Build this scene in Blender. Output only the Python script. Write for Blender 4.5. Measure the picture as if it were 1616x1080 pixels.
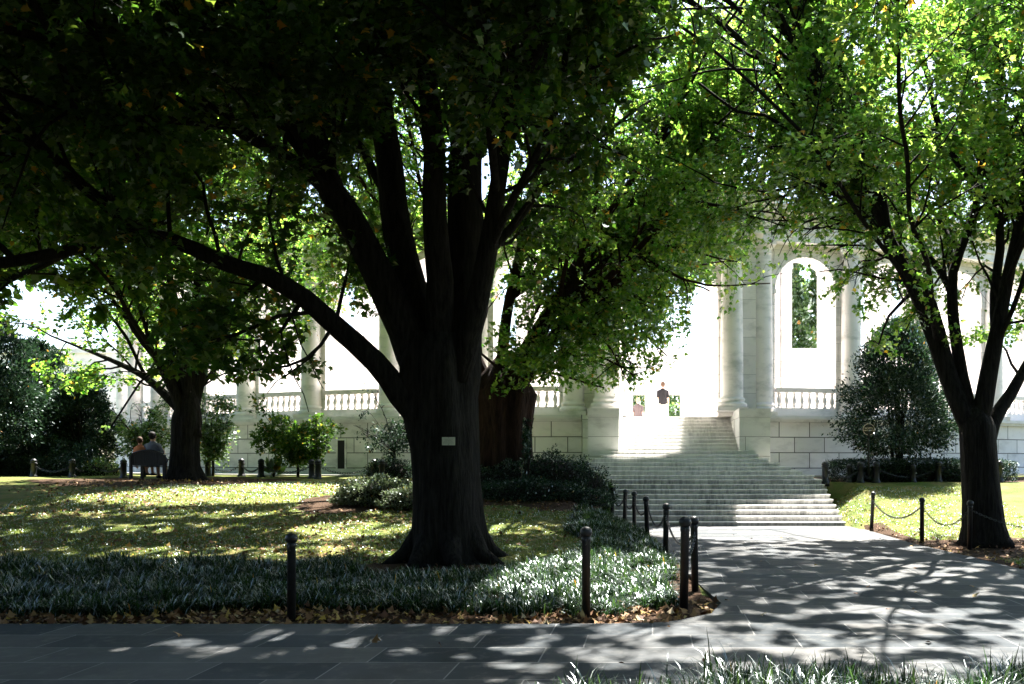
import bpy, math, random
import numpy as np
from mathutils import Vector
PI = math.pi; R_ = math.radians
random.seed(7)
scene = bpy.context.scene
for o in list(bpy.data.objects): bpy.data.objects.remove(o)
COL = scene.collection
# ------------------------------------------------------------ camera, sky, sun, exposure
F, HX, HY, EYE = 1400.0, 1030.0, 727.0, 1.65     # measured from the photograph (1616 px wide)
cam_d = bpy.data.cameras.new('camera'); cam = bpy.data.objects.new('camera', cam_d); COL.objects.link(cam)
cam.location = (0, 0, EYE); cam.rotation_euler = (R_(90), 0, 0)
cam_d.sensor_width = 36; cam_d.lens = 36 * F / 1616
cam_d.shift_x = (808 - HX) / 1616; cam_d.shift_y = (HY - 540) / 1616
cam_d.clip_start = 0.1; cam_d.clip_end = 2000
scene.camera = cam
SUN_EL, SUN_AZ = 57.0, 17.0                       # azimuth: degrees right of the view direction
sv = np.array([math.sin(R_(SUN_AZ)) * math.cos(R_(SUN_EL)), math.cos(R_(SUN_AZ)) * math.cos(R_(SUN_EL)), math.sin(R_(SUN_EL))])
w = bpy.data.worlds.new('World'); scene.world = w; w.use_nodes = True
nt = w.node_tree; nt.nodes.clear()
sky = nt.nodes.new('ShaderNodeTexSky'); sky.sky_type = 'NISHITA'; sky.sun_disc = False
sky.sun_elevation = R_(SUN_EL); sky.sun_rotation = R_(SUN_AZ); sky.air_density = 1.0; sky.dust_density = 1.5
bg = nt.nodes.new('ShaderNodeBackground'); bg.inputs[1].default_value = 0.07
wo = nt.nodes.new('ShaderNodeOutputWorld')
nt.links.new(sky.outputs[0], bg.inputs[0]); nt.links.new(bg.outputs[0], wo.inputs[0])
sd = bpy.data.lights.new('sun', 'SUN'); sd.energy = 5.0; sd.angle = R_(0.53); sd.color = (1.0, 0.945, 0.87)
so = bpy.data.objects.new('sun', sd); COL.objects.link(so)
so.rotation_euler = Vector(sv).to_track_quat('Z', 'Y').to_euler()
vs = scene.view_settings; scene.display_settings.display_device = 'sRGB'
vs.view_transform = 'Standard'; vs.look = 'None'; vs.gamma = 1; vs.exposure = 2.85

# ------------------------------------------------------------ helpers
def at(px, py, Y): return np.array([(px - HX) / F * Y, Y, EYE + (HY - py) / F * Y])
def link(o, parent=None):
    COL.objects.link(o)
    if parent is not None: o.parent = parent
    return o
def tag(o, label=None, cat=None, group=None, kind=None):
    if label: o['label'] = label
    if cat: o['category'] = cat
    if group: o['group'] = group
    if kind: o['kind'] = kind
    return o
def empty(name, loc=(0, 0, 0), rz=0):
    o = bpy.data.objects.new(name, None); o.location = loc; o.rotation_euler = (0, 0, rz); o.empty_display_size = .2
    return link(o)
def copy_tree(o, parent=None):
    c = o.copy(); link(c, parent)
    for ch in list(o.children): copy_tree(ch, c)
    return c
class MB:
    def __init__(s): s.v = []; s.f = []; s.sm = False
    def add(s, vs_, fs_):
        b = len(s.v); s.v += [tuple(map(float, p)) for p in vs_]; s.f += [tuple(i + b for i in f) for f in fs_]; return s
    def box(s, x0, x1, y0, y1, z0, z1, xf=None):
        P = [(x, y, z) for x in (x0, x1) for y in (y0, y1) for z in (z0, z1)]
        if xf: P = [xf(*p) for p in P]
        return s.add(P, [(0, 1, 3, 2), (4, 6, 7, 5), (0, 4, 5, 1), (2, 3, 7, 6), (0, 2, 6, 4), (1, 5, 7, 3)])
    def lathe(s, prof, c=(0, 0, 0), n=16, cap=True):
        vs_ = []; fs_ = []
        for (r, z) in prof:
            for i in range(n):
                a = 2 * PI * i / n; vs_.append((c[0] + r * math.cos(a), c[1] + r * math.sin(a), c[2] + z))
        for k in range(len(prof) - 1):
            for i in range(n):
                j = (i + 1) % n; fs_.append((k * n + i, k * n + j, (k + 1) * n + j, (k + 1) * n + i))
        if cap: fs_.append(tuple(range(n))[::-1]); fs_.append(tuple((len(prof) - 1) * n + i for i in range(n)))
        return s.add(vs_, fs_)
    def tube(s, pts, rad, n=8, cap=True, flute=0, ph=0.0, amp=None):
        pts = [Vector(p) for p in pts]; m = len(pts)
        if not hasattr(rad, '__len__'): rad = [rad] * m
        vs_ = []; fs_ = []; prev = None
        for k, p in enumerate(pts):
            t = (pts[min(k + 1, m - 1)] - pts[max(k - 1, 0)]).normalized()
            if prev is None: a = t.cross(Vector((0.3, 1, 0.1))); a.normalize()
            else: a = (prev - t * prev.dot(t)).normalized()
            prev = a; b = t.cross(a)
            for i in range(n):
                th = 2 * PI * i / n; r = rad[k]
                if flute: r *= 1 + (amp[k] if amp else .06) * (math.sin(flute * th + ph + k * .25) + .6 * math.sin((flute + 4) * th + 2 * ph - k * .31))
                vs_.append(p + a * (r * math.cos(th)) + b * (r * math.sin(th)))
        for k in range(m - 1):
            for i in range(n):
                j = (i + 1) % n; fs_.append((k * n + i, k * n + j, (k + 1) * n + j, (k + 1) * n + i))
        if cap: fs_.append(tuple(range(n))[::-1]); fs_.append(tuple((m - 1) * n + i for i in range(n)))
        return s.add(vs_, fs_)
    def build(s, name, mat, parent=None, smooth=False):
        me = bpy.data.meshes.new(name); me.from_pydata(s.v, [], s.f); me.materials.append(mat)
        if smooth: me.polygons.foreach_set('use_smooth', [True] * len(me.polygons))
        me.update()
        return link(bpy.data.objects.new(name, me), parent)
def npmesh(name, V, k, mat, parent=None, smooth=False):
    """V: (n*k,3) vertices, one k-gon per consecutive k verts"""
    V = np.asarray(V, dtype=np.float32).reshape(-1, 3); n = len(V) // k
    me = bpy.data.meshes.new(name)
    me.vertices.add(n * k); me.vertices.foreach_set('co', V.ravel())
    me.loops.add(n * k); me.loops.foreach_set('vertex_index', np.arange(n * k, dtype=np.int32))
    me.polygons.add(n); me.polygons.foreach_set('loop_start', np.arange(n, dtype=np.int32) * k)
    try: me.polygons.foreach_set('loop_total', np.full(n, k, dtype=np.int32))
    except Exception: pass
    if smooth: me.polygons.foreach_set('use_smooth', np.ones(n, dtype=bool))
    me.materials.append(mat); me.update(calc_edges=True); me.validate()
    return link(bpy.data.objects.new(name, me), parent)

# ------------------------------------------------------------ materials
class NT:
    def __init__(s, name):
        s.m = bpy.data.materials.new(name); s.m.use_nodes = True; s.t = s.m.node_tree; s.t.nodes.clear()
        s.out = s.n('ShaderNodeOutputMaterial')
    def n(s, typ, **kw):
        d = s.t.nodes.new(typ)
        for k, v in kw.items(): setattr(d, k, v)
        return d
    def l(s, a, b): s.t.links.new(a, b)
    def pos(s): return s.n('ShaderNodeNewGeometry').outputs['Position']
    def math(s, op, a, b=None):
        d = s.n('ShaderNodeMath', operation=op)
        for i, q in enumerate((a, b)):
            if q is None: continue
            if isinstance(q, (int, float)): d.inputs[i].default_value = q
            else: s.l(q, d.inputs[i])
        return d.outputs[0]
    def noise(s, vec, scale, detail=4, rough=.55, sc=None):
        if sc:
            mp = s.n('ShaderNodeMapping'); mp.inputs['Scale'].default_value = sc; s.l(vec, mp.inputs[0]); vec = mp.outputs[0]
        d = s.n('ShaderNodeTexNoise'); d.inputs['Scale'].default_value = scale; d.inputs['Detail'].default_value = detail
        d.inputs['Roughness'].default_value = rough; s.l(vec, d.inputs['Vector']); return d.outputs[0]
    def ramp(s, fac, stops):
        d = s.n('ShaderNodeValToRGB'); e = d.color_ramp.elements
        while len(e) < len(stops): e.new(.5)
        for q, (p, c) in zip(e, stops):
            q.position = p; q.color = (*c, 1) if len(c) == 3 else c
        s.l(fac, d.inputs[0]); return d.outputs[0]
    def mix(s, fac, a, b, mode='MIX'):
        d = s.n('ShaderNodeMixRGB', blend_type=mode)
        for i, q in enumerate((fac, a, b)):
            if isinstance(q, (int, float)): d.inputs[i].default_value = q
            elif isinstance(q, tuple): d.inputs[i].default_value = (*q, 1)
            else: s.l(q, d.inputs[i])
        return d.outputs[0]
    def bsdf(s, col, rough=.7, bump=None, bs=.3, bd=.01, spec=.3, metal=0):
        d = s.n('ShaderNodeBsdfPrincipled')
        if isinstance(col, tuple): d.inputs['Base Color'].default_value = (*col, 1)
        else: s.l(col, d.inputs['Base Color'])
        if isinstance(rough, (int, float)): d.inputs['Roughness'].default_value = rough
        else: s.l(rough, d.inputs['Roughness'])
        d.inputs['Specular IOR Level'].default_value = spec; d.inputs['Metallic'].default_value = metal
        if bump is not None:
            b = s.n('ShaderNodeBump'); b.inputs['Strength'].default_value = bs; b.inputs['Distance'].default_value = bd
            s.l(bump, b.inputs['Height']); s.l(b.outputs[0], d.inputs['Normal'])
        s.l(d.outputs[0], s.out.inputs[0]); return d
G3 = lambda v: (v, v, v)
CX, CY, RW = -1.5, 57.4, 28.0        # centre of the amphitheatre ring, radius of its front wall

def marble_col(t, base=(.87, .82, .79), dark=(.60, .59, .56)):
    p = t.pos(); n1 = t.noise(p, 1.3, 8, .62, (1, 1, 2.2)); n2 = t.noise(p, 9, 5, .6, (1, 1, .25))
    c = t.ramp(n1, [(.30, dark), (.50, base), (.8, tuple(min(1, b * 1.06) for b in base))])
    return t.mix(t.ramp(n2, [(.58, G3(0)), (.8, G3(.25))]), c, tuple(b * .62 for b in base)), n1
def m_marble(name, base=(.87, .82, .79), dark=(.56, .55, .52)):
    t = NT(name); c, n = marble_col(t, base, dark); t.bsdf(c, .55, n, .15, .01); return t.m
def m_blocks(name, mode, bw, rh, zoff, msize, base, mort, dark=None, soff=0.0):
    t = NT(name); p = t.pos(); sp = t.n('ShaderNodeSeparateXYZ'); t.l(p, sp.inputs[0])
    if mode == 'ring':
        a = t.math('ARCTAN2', t.math('SUBTRACT', sp.outputs[0], CX), t.math('SUBTRACT', CY, sp.outputs[1])); s_ = t.math('MULTIPLY', a, RW)
    else: s_ = t.math('ADD', sp.outputs[0], sp.outputs[1])
    s_ = t.math('ADD', s_, 200.0 + soff)
    cb = t.n('ShaderNodeCombineXYZ'); t.l(s_, cb.inputs[0]); t.l(t.math('ADD', sp.outputs[2], 10 * rh - zoff), cb.inputs[1])
    b = t.n('ShaderNodeTexBrick'); b.inputs['Scale'].default_value = 1; b.inputs['Brick Width'].default_value = bw; b.inputs['Row Height'].default_value = rh
    b.inputs['Mortar Size'].default_value = msize; b.inputs['Mortar Smooth'].default_value = .1; b.offset = .5
    b.inputs['Color1'].default_value = (1, 1, 1, 1); b.inputs['Color2'].default_value = (.84, .86, .85, 1); b.inputs['Mortar'].default_value = (1, 1, 1, 1)
    t.l(cb.outputs[0], b.inputs[0])
    c, n1 = marble_col(t, base, dark or tuple(x * .72 for x in base))
    c = t.mix(1.0, c, b.outputs['Color'], 'MULTIPLY'); c = t.mix(b.outputs['Fac'], c, mort)
    t.bsdf(c, .62, t.math('MULTIPLY', b.outputs['Fac'], -1), .6, .02); return t.m
M = {}
M['marble'] = m_marble('marble')
M['marble_grey'] = m_marble('marble_grey', (.72, .71, .69), (.45, .45, .44))
M['blocks'] = m_blocks('podium_blocks', 'ring', 1.06, .515, 2.94, .016, (.80, .77, .75), (.13, .13, .12))
M['pier'] = m_blocks('pier_blocks', 'ring', 1.6, .62, 3.2, .006, (.87, .82, .79), (.42, .41, .39))
M['portal'] = m_blocks('portal_blocks', 'flat', 2.7, .62, 3.25, .007, (.87, .82, .77), (.40, .39, .36))
M['pedestal'] = m_blocks('pedestal_blocks', 'flat', 30, .60, 2.98, .010, (.77, .77, .74), (.30, .30, .28), soff=-185)
# steps: light nosing, dark streaks of wear running down the risers
t = NT('step_marble'); p = t.pos(); c, n1 = marble_col(t, (.80, .785, .755), (.66, .65, .62))
nz = t.noise(p, 3.2, 6, .7, (3, .3, .35)); g = t.n('ShaderNodeNewGeometry'); sp = t.n('ShaderNodeSeparateXYZ'); t.l(g.outputs['Normal'], sp.inputs[0])
ver = t.math('ABSOLUTE', sp.outputs[1]); st = t.math('MULTIPLY', t.ramp(nz, [(.42, G3(0)), (.62, G3(1))]), ver)
big = t.ramp(t.noise(p, .8, 3), [(.35, G3(.12)), (.65, G3(.6))])
c = t.mix(t.math('MULTIPLY', st, big), c, (.17, .17, .17)); t.bsdf(c, .6, n1, .2, .01); M['step'] = t.m
t = NT('shaded_weathered_step_marble'); p = t.pos(); c, n1 = marble_col(t, (.66, .645, .62), (.40, .39, .375))  # darker copy for lower flight: its shade put into the colour, plus heavier stains
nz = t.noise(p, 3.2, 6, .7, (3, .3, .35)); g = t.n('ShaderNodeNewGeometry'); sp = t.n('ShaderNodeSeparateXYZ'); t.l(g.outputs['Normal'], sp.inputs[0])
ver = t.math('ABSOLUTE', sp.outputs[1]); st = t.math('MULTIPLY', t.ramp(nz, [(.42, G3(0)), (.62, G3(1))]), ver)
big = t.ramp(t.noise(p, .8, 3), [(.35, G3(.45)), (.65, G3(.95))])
c = t.mix(t.math('MULTIPLY', st, big), c, (.17, .17, .17)); t.bsdf(c, .6, n1, .2, .01); M['step_shaded'] = t.m
# bluestone paving of random flags with pale joints
t = NT('bluestone_paving'); p = t.pos()
def flags(bw, rh, off):
    mp = t.n('ShaderNodeMapping'); mp.inputs['Location'].default_value = (50 + off, 50, 0); t.l(p, mp.inputs[0])
    b = t.n('ShaderNodeTexBrick'); b.inputs['Scale'].default_value = 1; b.inputs['Brick Width'].default_value = bw; b.inputs['Row Height'].default_value = rh
    b.inputs['Mortar Size'].default_value = .007; b.inputs['Mortar Smooth'].default_value = .2; b.offset = .37; b.squash = 1.45; b.squash_frequency = 3
    b.inputs['Color1'].default_value = (.042, .050, .055, 1); b.inputs['Color2'].default_value = (.13, .13, .125, 1); b.inputs['Mortar'].default_value = (.24, .24, .235, 1)
    b.inputs['Bias'].default_value = -.1
    t.l(mp.outputs[0], b.inputs[0]); return b
b = flags(.95, .56, 0)
nz = t.noise(p, 2.2, 7, .6); c = t.mix(.55, b.outputs['Color'], t.ramp(nz, [(.3, G3(.35)), (.7, G3(1.25))]), 'MULTIPLY')
c = t.mix(t.ramp(t.noise(p, 6.5, 6, .7), [(.52, G3(0)), (.72, G3(.55))]), c, (.17, .165, .15)); n2 = t.noise(p, .45, 3); c = t.mix(t.ramp(n2, [(.45, G3(0)), (.75, G3(.5))]), c, (.10, .115, .13))
hgt = t.math('ADD', t.math('MULTIPLY', b.outputs['Fac'], -.6), t.math('MULTIPLY', t.noise(p, 14, 6), .5))
t.bsdf(c, t.ramp(nz, [(.3, G3(.7)), (.7, G3(.9))]), hgt, .35, .012, .12); M['paving'] = t.m
# ground materials
t = NT('lawn_grass'); p = t.pos(); a = t.noise(p, 60, 4, .7); b_ = t.noise(p, 1.6, 5, .6)
c = t.ramp(a, [(.25, (.035, .055, .012)), (.55, (.10, .14, .03)), (.8, (.24, .25, .08))])
c = t.mix(t.ramp(b_, [(.42, G3(0)), (.62, G3(.7))]), c, (.20, .16, .065)); t.bsdf(c, .9, a, .8, .03, .1); M['lawn'] = t.m
t = NT('mulch'); p = t.pos(); a = t.noise(p, 45, 5, .75); b_ = t.noise(p, 3, 4)
c = t.ramp(a, [(.3, (.018, .011, .007)), (.55, (.07, .042, .025)), (.75, (.20, .13, .08))]); t.bsdf(c, .95, a, 1, .03, .1); M['mulch'] = t.m
t = NT('far_ground'); p = t.pos(); t.bsdf(t.ramp(t.noise(p, .3, 4), [(.3, (.05, .08, .02)), (.7, (.11, .13, .045))]), .95); M['far'] = t.m
t = NT('gravel_walk'); p = t.pos(); t.bsdf(t.ramp(t.noise(p, 20, 5), [(.3, G3(.32)), (.7, (.5, .49, .46))]), .9); M['walk'] = t.m
t = NT('dark_joint'); t.bsdf((.02, .02, .02), .9); M['dark'] = t.m
t = NT('black_paint'); p = t.pos(); a = t.noise(p, 18, 4)
t.bsdf(t.ramp(a, [(.35, (.006, .007, .009)), (.7, (.018, .02, .024))]), t.ramp(a, [(.3, G3(.3)), (.7, G3(.55))]), a, .2, .004, .5); M['iron'] = t.m
t = NT('chain_steel'); t.bsdf((.05, .052, .055), .42, None, spec=.5, metal=.6); M['chain'] = t.m
t = NT('green_metal'); t.bsdf((.02, .022, .02), .5); M['signm'] = t.m
t = NT('sign_lettering'); t.bsdf((.50, .42, .36), .6); M['letter'] = t.m
t = NT('plaque_cream'); t.bsdf((.62, .62, .48), .5); M['plaque'] = t.m
t = NT('plaque_ink'); t.bsdf((.25, .26, .18), .6); M['ink'] = t.m
def m_bark(name, a_, b_, sc=6.0):
    t = NT(name); p = t.pos(); n = t.noise(p, sc, 7, .7, (3.2, 3.2, .4)); n2 = t.noise(p, 1.2, 3)
    c = t.ramp(n, [(.35, a_), (.65, b_)]); c = t.mix(t.ramp(n2, [(.5, G3(0)), (.75, G3(.4))]), c, tuple(x * .6 for x in b_))
    t.bsdf(c, .92, n, 1.0, .06, .1); return t.m
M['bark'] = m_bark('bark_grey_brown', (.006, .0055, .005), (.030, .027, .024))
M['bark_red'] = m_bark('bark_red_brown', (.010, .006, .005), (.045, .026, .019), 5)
def m_leaf(name, stops, trans, yellow=.03, tf=.5, gloss=.12, rough=.4):
    t = NT(name); g = t.n('ShaderNodeNewGeometry'); r = g.outputs['Random Per Island']
    hi = 1 - yellow
    c = t.ramp(r, [(0, stops[0]), (hi * .5, stops[1]), (hi - .001, stops[2]), (hi, (.30, .22, .03)), (1, (.35, .16, .03))])
    tr = t.ramp(r, [(0, trans[0]), (hi * .5, trans[1]), (hi - .001, trans[2]), (hi, (.75, .55, .05)), (1, (.75, .35, .04))])
    if yellow <= 0: pass
    d = t.n('ShaderNodeBsdfDiffuse'); t.l(c, d.inputs[0]); tl = t.n('ShaderNodeBsdfTranslucent'); t.l(tr, tl.inputs[0])
    gl = t.n('ShaderNodeBsdfGlossy'); gl.inputs['Roughness'].default_value = rough; gl.inputs['Color'].default_value = (.8, .9, .9, 1)
    m1 = t.n('ShaderNodeMixShader'); m1.inputs[0].default_value = tf; t.l(d.outputs[0], m1.inputs[1]); t.l(tl.outputs[0], m1.inputs[2])
    fr = t.n('ShaderNodeFresnel'); fr.inputs[0].default_value = 1.4
    m2 = t.n('ShaderNodeMixShader'); t.l(t.math('MULTIPLY', fr.outputs[0], gloss * 4), m2.inputs[0])
    t.l(m1.outputs[0], m2.inputs[1]); t.l(gl.outputs[0], m2.inputs[2]); t.l(m2.outputs[0], t.out.inputs[0]); return t.m
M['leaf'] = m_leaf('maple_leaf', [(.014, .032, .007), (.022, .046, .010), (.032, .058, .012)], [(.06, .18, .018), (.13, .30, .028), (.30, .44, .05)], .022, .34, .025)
M['leaf_sun'] = m_leaf('sunlit_maple_leaf', [(.016, .036, .008), (.026, .054, .011), (.038, .066, .013)], [(.09, .27, .035), (.23, .48, .05), (.55, .72, .13)], .016, .62, .04)  # lit copy of the leaf above: backlight put into its transmission colour
M['leaf_pale'] = m_leaf('pale_shrub_leaf', [(.07, .10, .05), (.12, .15, .085), (.18, .20, .13)], [(.08, .12, .05), (.12, .17, .07), (.2, .24, .12)], .01, .25, .12, .35)
M['leaf_bg'] = m_leaf('linden_leaf', [(.030, .062, .018), (.045, .085, .022), (.06, .10, .03)], [(.10, .22, .05), (.16, .30, .06), (.28, .42, .08)], .012)
M['leaf_dark'] = m_leaf('holly_leaf', [(.012, .030, .018), (.018, .042, .024), (.03, .055, .03)], [(.02, .05, .02), (.03, .07, .03), (.04, .09, .03)], .001, .25, .07, .4)
M['liriope'] = m_leaf('liriope_blade', [(.005, .013, .006), (.010, .022, .009), (.020, .034, .014)], [(.02, .07, .02), (.05, .12, .03), (.12, .22, .05)], .004, .3, .055, .36)
M['grass'] = m_leaf('grass_blade', [(.05, .085, .018), (.09, .12, .03), (.15, .16, .05)], [(.12, .22, .03), (.22, .30, .05), (.40, .42, .10)], .02, .45, .06)
t = NT('fallen_leaf'); g = t.n('ShaderNodeNewGeometry')
t.bsdf(t.ramp(g.outputs['Random Per Island'], [(0, (.09, .04, .02)), (.4, (.20, .10, .04)), (.75, (.30, .18, .08)), (.93, (.42, .28, .05)), (1, (.38, .32, .22))]), .7); M['fallen'] = t.m
def m_plain(name, c, r=.8):
    t = NT(name); n = t.noise(t.pos(), 30, 3); t.bsdf(t.mix(t.ramp(n, [(.3, G3(0)), (.8, G3(.3))]), c, tuple(x * .7 for x in c)), r); return t.m
M['skin'] = m_plain('skin', (.55, .33, .24), .5); M['hair'] = m_plain('hair_brown', (.07, .04, .025)); M['tee'] = m_plain('black_tee', (.010, .009, .011))
M['khaki'] = m_plain('khaki_cloth', (.55, .48, .38)); M['mauve'] = m_plain('mauve_shirt', (.10, .075, .075)); M['blond'] = m_plain('hair_blond', (.40, .28, .15))
M['greyshirt'] = m_plain('grey_blue_shirt', (.16, .17, .22)); M['orange'] = m_plain('orange_shirt', (.55, .18, .08)); M['jean'] = m_plain('denim', (.05, .07, .12))
M['blackhair'] = m_plain('hair_black', (.012, .01, .01)); M['wood'] = m_plain('bench_dark_wood', (.014, .015, .02), .45)

# ------------------------------------------------------------ terrain
YL = [-100, 9, 11, 13.5, 16, 18, 20, 22, 24, 26, 28.5, 200]; ZL = [0, 0, .03, .12, .33, .56, .80, .95, 1.05, 1.10, 1.14, 1.15]
YR = [-100, 16, 18, 20, 22, 24, 25.2, 28.5, 200]; ZR = [0, .0, .05, .16, .42, .85, 1.02, 1.10, 1.12]
def edge_l(y): return np.interp(y, [8.8, 9.0, 9.4, 10.1, 11.1, 14.4, 17.4, 22, 25], [.0, .25, .62, .78, .66, .36, .02, -1.05, -1.2])
def edge_r(y): return np.interp(y, [8.6, 9.6, 11, 13, 15, 17.1, 20.8, 22, 25], [9.5, 7.6, 6.3, 5.5, 5.36, 5.1, 5.0, 4.8, 4.8])
def gz(x, y):
    zl = np.interp(y, YL, ZL); zr = np.interp(y, YR, ZR)
    dl = np.clip((edge_l(y) - x) / 1.3, 0, 1); dr = np.clip((x - edge_r(y)) / 1.0, 0, 1)
    inpath = (y > 8.8) & (y < 25.2)
    z = np.where(x < 1.8, zl * np.where(inpath, .15 + .85 * dl, 1), zr * np.where(inpath, .35 + .65 * dr, 1))
    z = np.where(inpath & (x > edge_l(y)) & (x < edge_r(y)), -.05, z)
    z = np.where((y >= 25.2) & (x > -3) & (x < 4.9), 1.0, z)
    z = np.where(y < 8.8, 0.0, z)
    return z
def hn(x, y): return .5 + .25 * np.sin(x * 1.7 + 1.3 * np.sin(y * 1.1)) + .25 * np.sin(y * 2.3 + 1.7 * np.sin(x * 1.9 + 1))
def bed_mask(x, y):
    w_ = (hn(x, y) - .5) * .7
    fl = (x < edge_l(y)) & (y > 8.75) & (y < 13.4 + w_)                                    # liriope bed round the big tree
    hd = (x > -4.9 + w_) & (x < edge_l(y)) & (y > 18.7 + w_) & (y < 24.6)                   # shrub bed left of steps
    ml = ((x + 14.0) / 3.6) ** 2 + ((y - 25.0) / 2.3) ** 2 < 1 + w_                        # mulch ring of left tree
    sh = ((x + 6.3) / 1.5) ** 2 + ((y - 19.6) / 1.6) ** 2 < 1 + w_
    mr = (((x - 6.8) / 2.4) ** 2 + ((y - 16.6) / 1.7) ** 2 < 1 + w_) | ((x > edge_r(y)) & (x < edge_r(y) + .35) & (y > 9) & (y < 21))
    rb = (x > edge_r(y)) & (y < 16.0 + w_) & (y > 8.6)
    fg = (y < 6.35 + .0 * x) & (x > -.9)
    hr = (x > 4.9) & (y > 25.6) & (y < 28.6)
    return fl | hd | ml | sh | mr | hr | fg | (rb & (hn(x * .6, y * .7) > .45))
xs = np.concatenate([np.arange(-60, -24, 2.0), np.arange(-24, 16, .2), np.arange(16, 60.1, 2.0)]); ys = np.concatenate([np.arange(-20, 3, 1.5), np.arange(3, 30, .2), np.arange(30, 120, 3)])
XX, YY = np.meshgrid(xs, ys); ZZ = gz(XX, YY) + .02 * (hn(XX, YY) - .5) * (np.abs(XX + 0) < 100)
nx, ny = len(xs), len(ys); VV = np.stack([XX, YY, ZZ], -1).reshape(-1, 3)
xc, yc = np.meshgrid((xs[:-1] + xs[1:]) / 2, (ys[:-1] + ys[1:]) / 2); bm_ = bed_mask(xc, yc)
def grid_obj(name, mask, mat):
    jj, ii = np.nonzero(mask); a = jj * nx + ii; q = np.stack([a, a + 1, a + nx + 1, a + nx], 1)
    used, inv = np.unique(q, return_inverse=True); inv = inv.reshape(q.shape)
    me = bpy.data.meshes.new(name); me.from_pydata(VV[used].tolist(), [], inv.tolist()); me.materials.append(mat)
    me.polygons.foreach_set('use_smooth', [True] * len(me.polygons)); me.update()
    o = link(bpy.data.objects.new(name, me)); o['kind'] = 'structure'; return o
grid_obj('lawn', ~bm_, M['lawn']); grid_obj('planting_bed', bm_, M['mulch'])
g = MB(); g.add([(-900, -900, -.3), (900, -900, -.3), (900, 900, -.3), (-900, 900, -.3)], [(0, 1, 2, 3)]); tag(g.build('ground', M['far']), kind='structure')
# paved path: transverse walk and the branch that leads to the steps (one slab with its own thickness)
pl = [(-60, 8.8)] + [(float(edge_l(y)), y) for y in [8.8, 8.9, 9.0, 9.2, 9.4, 9.7, 10.1, 10.6, 11.1, 12, 13, 14.4, 16, 17.4, 19, 20.5, 22.1]]
pl[1] = (-1.2, 8.8); pl.insert(2, (-.4, 8.82))
pr = [(float(edge_r(y)), y) for y in [22.1, 21, 20.8, 19, 17.1, 16, 15, 14, 13, 12, 11, 10.3, 9.6, 9, 8.6]] + [(60, 8.6), (60, 6.4), (-.8, 6.4), (-1.6, 6.2), (-2.2, 5.6), (-2.5, 4), (-60, 4)]
poly = pl + pr; m_ = len(poly)
g = MB(); g.add([(x, y, .03) for x, y in poly] + [(x, y, -.1) for x, y in poly], [tuple(range(m_))[::-1]] + [(i, (i + 1) % m_, m_ + (i + 1) % m_, m_ + i) for i in range(m_)])
tag(g.build('path', M['paving']), kind='structure')
# pale walk along the foot of the wall
def ring(name, r0, r1, z0, z1, a0, a1, mat, parent=None, n=60, mb=None):
    g = mb or MB(); vs_ = []; fs_ = []
    for i in range(n + 1):
        a = a0 + (a1 - a0) * i / n
        for r, z in ((r0, z0), (r1, z0), (r1, z1), (r0, z1)): vs_.append((CX + r * math.sin(a), CY - r * math.cos(a), z))
    for i in range(n):
        for k in range(4): fs_.append((i * 4 + k, i * 4 + (k + 1) % 4, (i + 1) * 4 + (k + 1) % 4, (i + 1) * 4 + k))
    fs_ += [(0, 3, 2, 1), (n * 4, n * 4 + 1, n * 4 + 2, n * 4 + 3)]
    g.add(vs_, fs_)
    if mb: return g
    return g.build(name, mat, parent)
AL, AR = -1.12, 1.05
tag(ring('pavement', 28.6, 30.3, 1.0, 1.19, AL, -.062, M['walk']), kind='structure')
tag(ring('pavement', 28.6, 29.6, 1.0, 1.17, .19, AR, M['walk']), kind='structure')

# ------------------------------------------------------------ amphitheatre
bld = empty('amphitheater', (CX, CY, 1.1))
tag(bld, 'white marble amphitheater with curved arcade and columns above a block podium', 'building')
class Par:  # children are built in world coordinates
    pass
def under(o, p):
    o.parent = p; o.matrix_parent_inverse = p.matrix_basis.inverted() if False else o.matrix_parent_inverse
    return o
def fix(p):   # parent keeps world coordinates of its direct children
    for ch in p.children: ch.location = Vector(ch.location) - Vector(p.location)
bld.location = (0, 0, 0)
def cpt(a, r, z): return (CX + r * math.sin(a), CY - r * math.cos(a), z)
aL0 = math.asin((-2.62 - CX) / RW); aR0 = math.asin((3.66 - CX) / RW); dA = 3.22 / RW
angL = [aL0 - dA * i for i in range(10)]; angR = [aR0 + dA * i for i in range(9)]
ring('podium', 20, 28.5, .6, 2.93, AL, -.0285, M['blocks'], bld); ring('podium', 20, 28.5, .6, 2.93, .1805, AR, M['blocks'], bld)
for a0, a1 in ((AL, -.0285), (.1805, AR)):
    g = MB(); ring('', 20, 28.62, 2.93, 3.02, a0, a1, None, mb=g); ring('', 20, 28.70, 3.02, 3.13, a0, a1, None, mb=g); g.build('podium_cornice', M['marble_grey'], bld)
    ring('plinth', 27, 28.66, .6, 1.36, a0, a1, M['marble_grey'], bld)
g = MB(); g.add([cpt(AL + (AR - AL) * i / 80, 26.82, 3.135) for i in range(81)] + [(60, 70, 3.135), (60, 95, 3.135), (-60, 95, 3.135), (-60, 70, 3.135)], [tuple(range(85))[::-1]])
g.build('terrace_floor', M['marble'], bld)
ZT = 8.95; ZF = 3.13
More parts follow.
